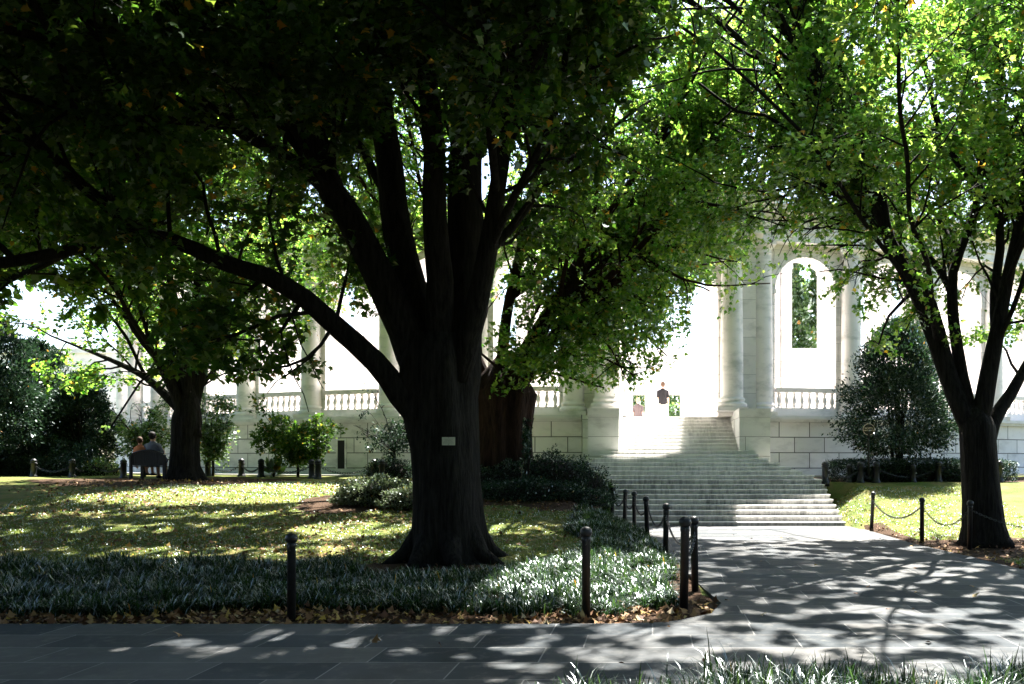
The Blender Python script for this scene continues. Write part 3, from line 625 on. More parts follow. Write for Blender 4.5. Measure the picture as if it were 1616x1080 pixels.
# --- tree A: the great dark tree in the middle foreground
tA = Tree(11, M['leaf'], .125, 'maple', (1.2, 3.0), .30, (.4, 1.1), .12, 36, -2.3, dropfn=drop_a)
Y = 13.6; A_ = lambda px, py, dy=0: at(px, py, Y + dy)
trunk = MB(); zz = [-.1, .05, .2, .45, .8, 1.3, 1.8, 2.3, 2.7, 3.1, 3.6]; rr = [.78, .68, .61, .56, .525, .50, .505, .54, .56, .54, .42]
cx_ = [708, 709, 709, 708, 706, 704, 701, 694, 690, 690, 692]
trunk.tube([((c - HX) / F * Y, Y + .04 * math.sin(i), z) for i, (c, z) in enumerate(zip(cx_, zz))], rr, 40, True, 5, .7, [.14, .12, .10, .07, .05, .045, .05, .07, .09, .08, .05])
for k in range(8):   # root flares
    a = k * PI / 4 + .3; c = at(708, 880, Y); c[2] = 0.10
    trunk.tube([c + np.array([math.cos(a) * .35, math.sin(a) * .35, .45]), c + np.array([math.cos(a) * .65, math.sin(a) * .65, .12]), c + np.array([math.cos(a + .1) * 1.0, math.sin(a + .1) * 1.0, -.05])], [.22, .13, .05], 10)
tA.limb([A_(690, 640), A_(640, 520, -.1), A_(600, 440, -.2), A_(555, 340, -.3), A_(518, 285, -.3), A_(463, 159, -.5), A_(370, 55, -.8), A_(280, -15, -1.2), A_(150, -120, -1.8), A_(60, -260, -2.2)], .34, .06, .42, 14, 4)
tA.limb([A_(530, 310, -.3), A_(500, 207, -.1), A_(463, 74, .2), A_(400, -30, .5), A_(340, -200, 1)], .17, .05, .35, 10)
tA.limb([A_(690, 640), A_(655, 480, .2), A_(622, 320, .4), A_(600, 160, .4), A_(590, 0, .5), A_(560, -200, .8), A_(540, -420, 1)], .29, .06, .45, 14, 4)
tA.limb([A_(700, 620), A_(690, 440, -.3), A_(683, 250, -.5), A_(668, 50, -.8), A_(650, -150, -1.2), A_(640, -380, -1.6)], .26, .06, .45, 14, 4)
tA.limb([A_(715, 640, .1), A_(730, 450, .2), A_(733, 260, .3), A_(742, 100, .4), A_(757, -60, .6), A_(790, -300, 1), A_(800, -500, 1)], .36, .06, .45, 16, 5)
tA.limb([A_(722, 600, -.1), A_(757, 450, -.3), A_(782, 310, -.4), A_(803, 190, -.5), A_(840, 90, -.8), A_(920, -20, -1.3), A_(1010, -160, -2)], .19, .05, .35, 12, 4)
tA.limb([A_(690, 690, -.2), A_(632, 625, -.3), A_(590, 572, -.4), A_(530, 515, -.5), A_(480, 473, -.7), A_(420, 435, -.9), A_(350, 412, -1.0), A_(270, 378, -1.2), A_(200, 372, -1.5), A_(90, 400, -1.9), A_(-40, 420, -2.3), A_(-200, 400, -3)], .20, .06, .30, 14, 3)
tA.limb([A_(535, 330, -.3), A_(505, 290, -.5), A_(455, 248, -.8), A_(400, 218, -1.2), A_(335, 195, -1.6), A_(200, 190, -2.2), A_(40, 150, -3)], .12, .04, .25, 9)
tA.limb([A_(463, 159, -.5), A_(350, 60, -1.4), A_(250, 55, -2.4), A_(90, 60, -3.4), A_(-100, 0, -4.2)], .11, .04, .2, 8)
tA.limb([A_(240, 372, -1.3), A_(130, 300, -2.0), A_(40, 210, -2.6), A_(-60, 120, -3)], .10, .04, .15, 8)
tA.limb([A_(300, 395, -1.1), A_(200, 420, -1.6), A_(100, 440, -2.2), A_(0, 430, -3)], .07, .03, .15, 7)
for q in ([(535, 515), (505, 545), (450, 575), (395, 590)], [(420, 437), (380, 470), (330, 500), (280, 520)], [(590, 572), (560, 585), (520, 600)], [(480, 473), (440, 520), (400, 540)], [(350, 412), (300, 450), (230, 480), (170, 500)], [(640, 640), (600, 600), (560, 570)]):
    tA.up = -.15; tA.limb([A_(a, b, -.4 - .3 * i) for i, (a, b) in enumerate(q)], .035, .012, .2, 7, 0, .55)
tA.up = .25
tA.limb([A_(800, 200, -.4), A_(880, 130, -1.0), A_(960, 100, -1.8), A_(1030, 60, -2.2)], .045, .015, .1, 7)
tA.auto((bA[0] if False else -3.2, 13.6, 3.2), 15, (3.0, 6.0), 12, .08, 0, (28, 50), .2, 1, (-90, 25))
bA = at(705, 600, Y)
tA.auto((bA[0], Y, 3.2), 15, (1.0, 4.0), 10.5, .10, 20, (18, 48), .22)
tA.auto((bA[0], Y, 3.2), 13, (3.8, 7.5), 9, .10, 0, (25, 65), .2)
tA.auto((bA[0], Y, 3.2), 11, (1.6, 3.6), 11, .10, 0, (16, 30), .25, 1, (150, 290))
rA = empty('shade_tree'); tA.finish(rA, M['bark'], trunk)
tag(rA, 'huge dark multi-stemmed foreground tree with a cream plaque on its trunk', 'tree', 'broadleaf trees')
# --- tree B: wide red-brown trunk behind it
def drop_b(p):
    x, y, z = p
    if z < np.interp(x, [-9, -4, -.7, .0, .6, 1.0, 2.9, 3.1], [4.4, 3.3, 3.35, 3.7, 4.1, 5.0, 5.3, 6.9]): return True
    if x > 6.5 or (x > 4.8 and z < 7.2): return True
    return False
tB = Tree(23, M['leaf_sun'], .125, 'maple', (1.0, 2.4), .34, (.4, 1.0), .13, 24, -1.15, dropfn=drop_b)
Y = 22.0; B_ = lambda px, py, dy=0: at(px, py, Y + dy); trunk = MB(); zz = [.75, 1.0, 1.3, 1.8, 2.4, 2.9, 3.3, 3.7, 4.0, 4.3]; rr = [.92, .78, .70, .655, .64, .69, .76, .56, .32, .10]
trunk.tube([((793 - HX) / F * Y, Y, z) for z in zz], rr, 36, True, 7, .3, [.16, .13, .11, .10, .09, .10, .10, .08, .06, .05])
for tgt in ([(800, 620), (850, 560), (930, 470), (1010, 420), (1040, 380), (1095, 330), (1160, 250)], [(800, 620), (870, 500), (925, 380), (922, 240), (930, 90), (950, -80)], [(790, 610), (800, 500), (830, 350), (860, 180), (880, 0), (890, -160)],
            [(770, 610), (720, 480), (690, 300), (650, 100), (620, -100)], [(800, 610), (880, 560), (950, 530), (1000, 540)], [(830, 600), (900, 500), (1000, 400), (1100, 300), (1200, 220)], [(780, 610), (700, 520), (600, 420), (480, 330)], [(800, 600), (900, 430), (1000, 280), (1090, 160), (1180, 20)]):
    d = tB.rng.uniform(-2, 2.5); tB.limb([B_(q[0], q[1], d * i / len(tgt)) for i, q in enumerate(tgt)], tB.rng.uniform(.12, .18), .03, .25, 10)
for q in ([(1010, 430), (1080, 440), (1150, 450), (1215, 450)], [(950, 470), (1010, 520), (1055, 560)], [(1090, 336), (1180, 330), (1260, 350)], [(830, 590), (900, 560), (960, 570), (1000, 590)], [(820, 580), (850, 540), (900, 540)], [(830, 600), (870, 590), (910, 600), (950, 610)], [(900, 500), (940, 520), (970, 560), (990, 600)],
          [(800, 560), (850, 480), (930, 440)], [(1040, 380), (1100, 400), (1160, 410)], [(930, 470), (900, 430), (860, 420)], [(800, 600), (760, 560), (770, 500)], [(820, 600), (880, 570), (900, 590)]):
    tB.up = -.05; tB.limb([B_(a, b, -1.2 + .3 * i) for i, (a, b) in enumerate(q)], .05, .015, .1, 7, 0, .62)
tB.up = .1
for q in ([(-3.1, 22, 5), (-1, 24.5, 7.3), (1.5, 26.8, 8.6), (3.6, 28, 9.0)], [(-3, 22, 6), (0, 24.5, 8.2), (2.6, 26, 9.2), (4.6, 26.6, 9.5)], [(-3.2, 22, 5.5), (-1.8, 25, 7.8), (-.6, 27.8, 8.8)], [(-3, 22, 5), (-.5, 24, 6.6), (1.2, 25.6, 7.3), (2.6, 26.6, 7.6)], [(-3, 22, 7), (0, 24, 9.6), (3.5, 25.5, 10.6), (6.2, 26, 10.8)], [(-3, 22, 5), (-.8, 23.2, 6.3), (1.0, 24, 6.4), (1.6, 24.2, 6.3)], [(-3, 22, 5), (-.8, 22.6, 5.8), (.9, 23, 5.9)], [(-3, 22, 5.5), (-.3, 23.4, 7.6), (1.8, 24.2, 7.8), (2.4, 24.5, 7.7)], [(-3, 22, 5.2), (-.9, 23.4, 7.4), (.9, 24.4, 8.4), (2.5, 24.8, 9.0)]):
    tB.limb(q, .085, .02, .2, 7, 0, 1.0)
tB.up = .25
tB.auto(((793 - HX) / F * Y, Y, 3.3), 6, (2.5, 5.5), 9.5, .065, 0, (35, 55), .25, 1, (0, 62)); tB.auto(((793 - HX) / F * Y, Y, 3.3), 14, (.5, 3), 9.5, .075, 10, (25, 55), .25); tB.auto(((793 - HX) / F * Y, Y, 3.3), 12, (3, 7), 8, .065, 30, (25, 70), .2)
rB = empty('shade_tree'); tB.finish(rB, M['bark_red'], trunk); tag(rB, 'broad tree with furrowed red-brown trunk, between the great dark tree and the steps', 'tree', 'broadleaf trees')
# --- tree C: left, forking low near the bench
def drop_c(p):
    x, y, z = p
    return z < (4.1 if x > -15.5 else 3.7)
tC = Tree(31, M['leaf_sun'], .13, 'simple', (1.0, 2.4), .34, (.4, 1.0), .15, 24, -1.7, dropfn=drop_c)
Y = 25.5; C_ = lambda px, py, dy=0: at(px, py, Y + dy); trunk = MB()
trunk.tube([((c - HX) / F * Y, Y, z) for c, z in ((292, .95), (292, 1.2), (291, 1.5), (292, 2.0), (293, 2.5), (295, 2.8), (297, 3.1), (299, 3.5), (300, 4.0))], [.66, .50, .41, .375, .37, .38, .33, .22, .08], 28, True, 5, 1.1, [.12, .1, .06, .05, .06, .07, .06, .05, .03])
for tgt, r in (([(292, 660), (262, 625), (232, 597), (195, 577), (150, 558), (105, 540)], .15), ([(290, 650), (262, 590), (245, 562), (212, 520), (192, 470), (165, 420), (130, 350)], .15), ([(292, 640), (272, 575), (266, 520), (258, 485), (232, 450), (200, 400)], .16),
               ([(298, 640), (288, 560), (280, 490), (268, 440), (262, 380), (255, 300)], .17), ([(302, 640), (305, 560), (309, 480), (310, 420), (312, 330)], .15), ([(306, 640), (328, 560), (345, 500), (352, 440), (375, 370)], .17), ([(302, 640), (300, 570), (325, 520), (340, 470)], .12)):
    d = tC.rng.uniform(-1.5, 1.5); tC.limb([C_(q[0], q[1], d * i / len(tgt)) for i, q in enumerate([(tgt[0][0], 690)] + tgt)], r * 1.25, .035, .3, 10)
tC.auto(((296 - HX) / F * Y, Y, 3.3), 10, (.5, 2), 7.5, .08, 10, (28, 60), .25); tC.auto(((296 - HX) / F * Y, Y, 3.3), 6, (3, 6), 5, .1, 30, (30, 70), .2)
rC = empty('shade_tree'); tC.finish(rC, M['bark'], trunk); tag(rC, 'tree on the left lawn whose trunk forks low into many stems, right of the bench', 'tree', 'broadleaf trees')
# --- tree D: right, at the edge of the lawn
def drop_d(p):
    x, y, z = p
    if z < np.interp(x, [-5, 3.3, 3.7, 4.3, 4.6, 5.6, 6, 9], [5.9, 5.9, 5.0, 5.0, 3.9, 3.9, 4.3, 4.3]): return True
    return False
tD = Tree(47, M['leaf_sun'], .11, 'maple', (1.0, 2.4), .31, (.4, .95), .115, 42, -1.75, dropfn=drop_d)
Y = 17.0; D_ = lambda px, py, dy=0: at(px, py, Y + dy); trunk = MB()
trunk.tube([((c - HX) / F * Y, Y, z) for c, z in ((1556, 0), (1555, .15), (1553, .4), (1550, .9), (1546, 1.5), (1543, 2.1), (1542, 2.3), (1541, 2.45), (1541, 2.58), (1541, 2.68), (1541, 2.74))], [.54, .44, .385, .355, .335, .325, .32, .27, .19, .11, .03], 28, True, 5, 2.1, [.12, .1, .06, .04, .04, .05, .07, .06, .05, .04, .03])
for tgt, r in (([(1540, 690), (1508, 620), (1478, 545), (1440, 450), (1405, 380), (1392, 320), (1372, 215), (1340, 140), (1310, 60), (1290, -60)], .21), ([(1535, 670), (1495, 560), (1455, 450), (1425, 385), (1375, 320), (1320, 270)], .12),
               ([(1535, 670), (1518, 590), (1504, 500), (1503, 430), (1528, 360), (1545, 300), (1550, 200), (1530, 60)], .14), ([(1540, 680), (1560, 590), (1583, 480), (1603, 380), (1622, 300), (1650, 150)], .20), ([(1570, 560), (1573, 430), (1574, 300), (1577, 150), (1590, -20)], .11),
               ([(1548, 730), (1568, 668), (1597, 620), (1630, 560), (1700, 460)], .19), ([(1392, 320), (1340, 228), (1310, 225), (1250, 205), (1210, 182), (1160, 178), (1100, 130)], .06), ([(1372, 215), (1320, 160), (1276, 142), (1230, 110), (1180, 88), (1120, 40)], .065), ([(1545, 300), (1480, 200), (1450, 60), (1400, -60)], .08)):
    d = tD.rng.uniform(-1.2, 2.0); tD.limb([D_(q[0], q[1], d * i / len(tgt)) for i, q in enumerate(tgt)], r, .025 if r < .07 else .04, .3 if r > .07 else .15, 10)
for q in ([(1385, 290), (1330, 320), (1270, 350), (1210, 350)], [(1372, 240), (1320, 270), (1250, 310), (1180, 320)], [(1395, 340), (1350, 380), (1310, 400)], [(1372, 215), (1290, 280), (1210, 300), (1130, 290)], [(1340, 140), (1250, 120), (1150, 110), (1050, 130)], [(1310, 60), (1200, 20), (1080, 10), (980, 40)], [(1392, 320), (1330, 350), (1280, 360)], [(1440, 450), (1400, 500), (1390, 540)], [(1405, 380), (1370, 420), (1340, 430)], [(1495, 560), (1440, 560), (1400, 560)]):
    tD.limb([D_(a, b, .8 + .3 * i) for i, (a, b) in enumerate(q)], .05, .015, .1, 7, 0, .7)
for q in ([(6, 17, 5), (5.6, 20.5, 7.6), (5.0, 24, 8.8), (4.4, 26.5, 9.0)], [(6, 17, 5.5), (6.8, 21, 8), (7.6, 24, 9), (8, 26, 9.3)]): tD.limb(q, .08, .02, .3, 7, 0, 1.0)
tD.auto(((1545 - HX) / F * Y, Y, 2.6), 13, (1, 4), 8.0, .06, 10, (25, 55), .25); tD.auto(((1545 - HX) / F * Y, Y, 2.6), 10, (3, 6), 7, .06, 30, (25, 65), .2)
tD.auto(((1545 - HX) / F * Y, Y, 2.6), 10, (2.5, 5.5), 8.5, .055, 0, (30, 50), .25, 1, (220, 330))
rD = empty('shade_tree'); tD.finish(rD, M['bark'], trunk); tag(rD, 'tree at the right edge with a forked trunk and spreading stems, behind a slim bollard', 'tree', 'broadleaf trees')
# --- grove trees whose crowns meet overhead; most unseen ones are added for shade
def grove(seed, x, y, h, r, label, lo=5.5, drop=None, mat='leaf', n=12, bark='bark'):
    t_ = Tree(seed, M[mat], .27, 'simple', (1.4, 3.2), .48, (.6, 1.3), .19, 20, -2.3, dropfn=(lambda p: p[2] < lo) if drop is None else drop); z = float(gz(np.array(float(x)), np.array(float(y)))); tm = MB()
    tm.tube([(x, y, z - .1), (x, y, z + .3), (x + .05, y, z + 1.5), (x + .1, y, z + h * .35), (x, y + .1, z + h * .6)], [.6, .45, .36, .3, .15], 18, True, 5, seed, [.1, .06, .05, .05, .05])
    t_.auto((x, y, z), n, (h * .28, h * .5), r, .13, seed * 7, (20, 55), .25); t_.auto((x, y, z), n // 2 + 1, (h * .5, h * .7), r * .7, .1, seed * 3, (30, 75), .2)
    o = empty('shade_tree'); t_.finish(o, M[bark], tm); tag(o, label, 'tree', 'broadleaf trees'); return o
def drop_e(p):
    return p[2] < 6.3 or (p[0] > 4.3)
grove(61, -12.5, 14.5, 13, 9.0, 'tree of the left grove whose dark crown closes the upper left of the view', 5.0, drop=lambda p: p[2] < 5.2 or (p[0] > -6 and p[2] < 6.5))
grove(62, -24.5, 31.0, 13, 8.0, 'tall tree at the far left edge among the dark evergreens', drop=lambda p: p[2] < 4.0 or p[0] > -17)
grove(60, -17.2, 20.5, 13, 9.0, 'added tree just beyond the left edge, shading the left lawn', drop=lambda p: p[2] < 5.0 or (p[0] > -11 and p[2] < 7))
grove(63, 9.5, 9.5, 13, 7.5, 'added tree right of the path junction whose crown shades the paving', drop=lambda p: p[2] < 6.0)
grove(64, -3.0, 2.0, 14, 8.0, 'added tree whose crown blocks sky light over the path in front of the big trunk', drop=lambda p: p[2] < 6.2 or (abs(p[0]) < 1.5 and abs(p[1]) < 2.0), n=14)
grove(65, 5.5, -4.0, 14, 8.0, 'added tree behind the viewer shading the near paving', drop=lambda p: p[2] < 5)
grove(66, -11.0, 3.0, 14, 8.0, 'added tree on the near left side of the path, blocking sky light', drop=lambda p: p[2] < 5.2)
grove(67, -6.0, -8.0, 14, 8.0, 'added tree farther behind the viewer, blocking sky light', drop=lambda p: p[2] < 4)
grove(69, -18.0, 12.0, 14, 8.0, 'added tree beyond the left edge of the view, blocking sky light', drop=lambda p: p[2] < 4.6)
grove(70, 13.0, 2.0, 14, 8.0, 'added tree right of the viewer, blocking sky light', drop=lambda p: p[2] < 4.6)
grove(68, 14.5, 21.0, 12, 6.5, 'tree on the lawn beyond the right edge of the view', drop=lambda p: p[2] < 4.8, mat='leaf_bg')

# ------------------------------------------------------------ shrubs, evergreens, young trees
def idxmesh(name, V, Fq, mat, parent=None, smooth=True):
    V = np.asarray(V, np.float32).reshape(-1, 3); Fq = np.asarray(Fq, np.int32); n, k = Fq.shape; me = bpy.data.meshes.new(name)
    me.vertices.add(len(V)); me.vertices.foreach_set('co', V.ravel()); me.loops.add(n * k); me.loops.foreach_set('vertex_index', Fq.ravel())
    me.polygons.add(n); me.polygons.foreach_set('loop_start', np.arange(n, dtype=np.int32) * k)
    if smooth: me.polygons.foreach_set('use_smooth', np.ones(n, bool))
    me.materials.append(mat); me.update(calc_edges=True); return link(bpy.data.objects.new(name, me), parent)
def foliage(root, samp, n, lsize, kind, mat, rng, gap=-.6, gf=2.0, cen=None, tilt=.8, name='foliage'):
    P = samp(n); P = P[gaps(P, gf) > gap]; D = unit(P - np.array(cen)) + rng.normal(0, .3, P.shape)
    V, k = leaves_np(P, D, lsize, kind, rng, tilt, .1); return npmesh(name, V, k, mat, root)
def stems(root, base, tips, r, mat, rng, name='stem'):
    g = MB()
    for tp in tips:
        b = np.array(base) + rng.normal(0, r * 1.5, 3) * [1, 1, 0]; tp = np.array(tp); mid = (b + tp) / 2 + rng.normal(0, .05, 3); mid[:2] = b[:2] * .6 + tp[:2] * .4; g.tube(spline([b, mid, tp], .15), np.linspace(r, r * .3, len(spline([b, mid, tp], .15))), 7)
    return g.build(name, mat, root, True)
def evergreen(seed, x, y, z, rx, h, n, lsize, label, mat='leaf_dark', name='evergreen_tree', cat='tree', low=.12, tip=.45, group=None, kind='holly', nst=6, pow_=.7, gap=-.9, gf=1.6):
    rng = np.random.default_rng(seed); root = empty(name, (0, 0, 0))
    lob = [(rng.uniform(0, 2 * PI), rng.uniform(.1, 1), rng.uniform(.75, 1.18)) for _ in range(26)]
    def samp(n):
        t_ = rng.random(n) ** .85; a = rng.uniform(0, 2 * PI, n); prof = np.clip((1 - t_) ** pow_ * (1 - tip) + tip * np.sqrt(np.clip(1 - t_ ** 2, 0, 1)), 0, 1) * np.clip((t_ + low) / (low + .16), 0, 1)
        md = np.ones(n)
        for la, lt, lm in lob:
            d2 = ((a - la + PI) % (2 * PI) - PI) ** 2 / .25 + (t_ - lt) ** 2 / .012; md += (lm - 1) * 1.6 * np.exp(-d2)
        md = md * (1 + .13 * np.sin(3 * a + 6 * t_ + seed) + .10 * np.sin(5 * a - 13 * t_) + .07 * np.sin(9 * a + 21 * t_ + seed)); rr_ = rx * prof * md * (rng.random(n) ** .34)
        P = np.stack([x + rr_ * np.cos(a), y + rr_ * np.sin(a), z + h * (low + (1 - low) * t_)], 1)
        if n < 60: return P
        m = max(20, n // 26); c_ = P[rng.integers(0, n, m)]; k_ = rng.integers(0, m, n); return c_[k_] + rng.normal(0, 1, (n, 3)) * np.array([.085, .085, .06]) * rx ** .5 * 1.1
    f = foliage(root, samp, n, lsize, kind, M[mat], rng, gap, gf, (x, y, z + h * .4)); stems(root, (x, y, z - .05), [samp(1)[0] * [1, 1, 0] * .5 + np.array([x, y, 0]) * .5 + [0, 0, z + h * rng.uniform(.5, .85)] for _ in range(nst)], .02 + .02 * rx, M['bark'], rng, 'trunk')
    tag(root, label, cat, group); return root
evergreen(71, at(1418, 0, 27.0)[0], 27.0, 1.1, 2.0, 4.7, 60000, .10, 'large dark holly before the right wall, behind hedge and round sign', name='holly_tree', low=.16, nst=9, gap=-1.25)
for sd_, px, Y_, rx, h, lb in ((72, 60, 31.5, 2.1, 4.7, 'broad dark evergreen at the far left, behind the left hedge'), (73, 128, 30.6, 1.35, 3.5, 'shorter dark evergreen just right of the broad far-left one'), (74, -20, 29, 1.9, 5.2, 'dark evergreen cut by the left edge of the frame'), (79, -75, 33, 2.4, 5.6, 'dark evergreen beyond the left edge')):
    evergreen(sd_, at(px, 0, Y_)[0], Y_, 1.1, rx, h, int(22000 * rx), .12, lb, low=.03, nst=5, gap=-1.2, group='dark evergreens at the far left')
def young(seed, px, Y_, w, h, fork, mat, label, n=9, ls=.10, kind='maple', lean=(25, 62)):
    x_ = at(px, 0, Y_)[0]; z0 = 1.1; t_ = Tree(seed, M[mat], ls, kind, (.25 * w, .55 * w), .20, (.12, .36), .08, 15, -1.7, dropfn=lambda p: p[2] < z0 + fork * .75); t_.up = .05; tm = MB()
    tm.tube([(x_, Y_, z0 - .1), (x_ + .01, Y_, z0 + fork * .5), (x_, Y_, z0 + fork), (x_ + .02, Y_, z0 + h * .55)], [.05, .038, .034, .012], 10)
    for i in range(n):
        a = 2 * PI * (i + t_.rng.uniform(.1, .9)) / n; e = R_(t_.rng.uniform(*lean)); L = min(w / math.cos(e), (h - fork) / math.sin(e)) * t_.rng.uniform(.7, 1.05); p = np.array([x_, Y_, z0 + fork * t_.rng.uniform(.8, 1.3)]); d = np.array([math.cos(a) * math.cos(e), math.sin(a) * math.cos(e), math.sin(e)])
        t_.limb([p, p + d * L * .5 + [0, 0, .06 * L], p + d * L + [0, 0, .02]], .022, .007, .15, 6, 0, 1)
    o = empty('young_tree'); t_.finish(o, M['bark'], tm); return tag(o, label, 'tree', 'young trees before the wall')
_lit = LIT, DAP; LIT_ = list(LIT); LIT.clear(); DAP_ = list(DAP); DAP.clear()
young(75, 228, 28.3, .95, 2.0, .75, 'leaf_bg', 'feathery young tree behind the bench, left of the forked tree', 12, lean=(30, 75))
young(76, 336, 28.6, .55, 2.35, .6, 'leaf_bg', 'narrow young tree just right of the forked tree trunk', 12, lean=(40, 80))
young(77, 470, 28.0, 1.0, 2.05, .60, 'leaf', 'low spreading young maple before the wall, right of the big-leaved plant', 15, .12, lean=(22, 60))
young(78, 622, 27.6, .9, 2.2, .8, 'leaf_dark', 'small dark tree partly behind the left side of the big trunk', 12, .10, 'holly')
LIT.extend(LIT_); DAP.extend(DAP_)
def mound(name, x, y, z, rx, ry, h, n, lsize, mat, label, seed, boxy=False, kind='holly', cat='shrub', group=None, gap=-2.2):
    rng = np.random.default_rng(seed); root = empty(name)
    def samp(n):
        if boxy:
            f = rng.random(n); u_, v_ = rng.uniform(-1, 1, n), rng.uniform(-1, 1, n); s = rng.random(n) ** .25; top = f < .4
            X_ = np.where(top, u_, u_); Y_ = np.where(top, v_, -s); Z_ = np.where(top, s, (v_ + 1) / 2)
            e = f > .88; X_ = np.where(e, np.sign(u_) * s, X_); Y_ = np.where(e, rng.uniform(-1, 1, n), Y_)
            P = np.stack([X_, Y_, Z_], 1); P[:, 2] *= 1 - .12 * np.abs(P[:, 0]) ** 6 - .1 * np.abs(P[:, 1]) ** 4; P = P * [rx, ry, h]
        else:
            d = unit(rng.normal(0, 1, (n, 3))); d[:, 2] = np.abs(d[:, 2]); s = rng.random((n, 1)) ** .3; lump = 1 + .14 * gaps(d * 2.5, 2.0)[:, None] / 2; P = d * s * lump * [rx, ry, h]
        return P + [x, y, z] + rng.normal(0, .02, (n, 3))
    foliage(root, samp, n, lsize, kind, M[mat], rng, gap, 2.4, (x, y, z)); g = MB()     # inner wood and shaded core
    g.lathe([(.75, .0), (.78, .3), (.66, .55), (.4, .74), (.05, .80)], (0, 0, 0), 16); c = g.v; g.v = [(a * rx + x, b * ry + y, q * h + z) for a, b, q in c]; g.build('branches', M['bark'], root)
    tag(root, label, cat, group); return root
hx0, hx1 = at(1306, 0, 26.2)[0], at(1592, 0, 26.2)[0]
mound('hedge', (hx0 + hx1) / 2, 26.3, 1.05, (hx1 - hx0) / 2, .75, .66, 26000, .055, 'leaf_dark', 'clipped dark hedge along the wall at right, behind the bollard chain', 81, True, cat='hedge')
mound('hedge', at(55, 0, 30)[0], 29.6, 1.08, 2.2, .8, .72, 14000, .07, 'leaf_dark', 'low dark hedge under the evergreens at the far left', 82, True, cat='hedge')
mound('shrub', at(168, 0, 30)[0], 29.6, 1.08, .75, .7, .62, 3600, .09, 'leaf_bg', 'pale low shrub between the far-left evergreens and the bench', 83)
mound('shrub', at(612, 0, 27)[0], 27.2, 1.08, .85, .7, .68, 6000, .06, 'leaf_dark', 'round dark bush before the wall, left of the big trunk', 84)
mound('shrub', at(598, 0, 19.6)[0], 19.5, .72, .98, .85, .58, 11000, .06, 'leaf_pale', 'sunlit pale-leaved shrub on the lawn, left of the big trunk', 85, kind='simple')
mound('shrub', at(655, 0, 19.2)[0], 19.0, .68, .75, .8, .42, 6000, .06, 'leaf_pale', 'smaller shrub touching the left side of the big trunk, right of the sunlit one', 86, kind='simple')
for px, Y_, rx, h, sd_, lb in ((800, 21.6, 1.35, .50, 87, 'dark spreading shrub at the foot of the red-brown trunk'), (868, 22.0, 1.15, .62, 88, 'dark spreading shrub in the middle of the bed left of the steps'), (918, 22.4, .85, .64, 89, 'dark spreading shrub against the left side of the steps'), (835, 20.4, 1.5, .38, 90, 'low front shrub edging the small lawn left of the steps'), (905, 20.6, 1.0, .36, 91, 'low front shrub nearest the last left bollards')):
    x_ = at(px, 0, Y_)[0]; mound('shrub', x_, Y_, float(gz(np.array(x_), np.array(Y_))) - .08, rx, 1.1, h + {87: .35, 88: .4, 89: .5, 90: .1}.get(sd_, 0), int(11000 * rx), .06, 'leaf_dark', lb, sd_, group='dark shrubs left of the steps')
# ivy climbing the red-brown trunk and edging the steps
def ivy(x0, x1, y0, z0, z1, n, seed, label, mat='leaf_dark'):
    rng = np.random.default_rng(seed); root = empty('ivy'); P = np.stack([rng.uniform(x0, x1, n), y0 + rng.normal(0, .10, n), z0 + (z1 - z0) * rng.random(n)], 1)
    P = P[gaps(P, 3.) > -.9]; V, k = leaves_np(P, np.tile([0, -.5, -.6], (len(P), 1)), .08, 'maple', rng, .9); npmesh('foliage', V, k, M[mat], root); g = MB()
    for i in range(4):
        xx_ = rng.uniform(x0 + .05, x1 - .05); g.tube([(xx_, y0 + .05, z0 - .1), (xx_ + rng.normal(0, .06), y0 + .02, (z0 + z1) / 2), (xx_ + rng.normal(0, .06), y0 + .05, z1)], .012, 5)
    g.build('stem', M['bark'], root, True); tag(root, label, 'ivy')
ivy(at(826, 0, 19.8)[0], at(838, 0, 19.8)[0], 19.75, .9, 2.6, 900, 92, 'ivy climbing the right side of the red-brown trunk')
ivy(at(946, 0, 22.6)[0], at(966, 0, 22.6)[0], 22.6, .05, 1.1, 1100, 93, 'yellowing ivy at the left end of the lower steps', 'leaf_bg')
# big-leaved plant by the wall
rng = np.random.default_rng(95); root = empty('leafy_plant'); x_, y_ = at(430, 0, 28)[0], 28.1; Pq = []
for i in range(46):
    a = rng.uniform(0, 2 * PI); L = rng.uniform(.35, .75); Pq.append([x_ + .12 * math.cos(a), y_ + .12 * math.sin(a), 1.13 + rng.uniform(.05, .28)])
Pq = np.array(Pq); Dq = unit(Pq - [x_, y_, 1.0]) + [0, 0, .25]; V, k = leaves_np(Pq, Dq, .42, 'holly', rng, .6, -.2); npmesh('foliage', V, k, M['leaf_bg'], root)
stems(root, (x_, y_, 1.1), [p + [0, 0, .05] for p in Pq[:16]], .012, M['bark'], rng); tag(root, 'low plant with big pointed leaves before the wall, left of the young maple', 'plant')

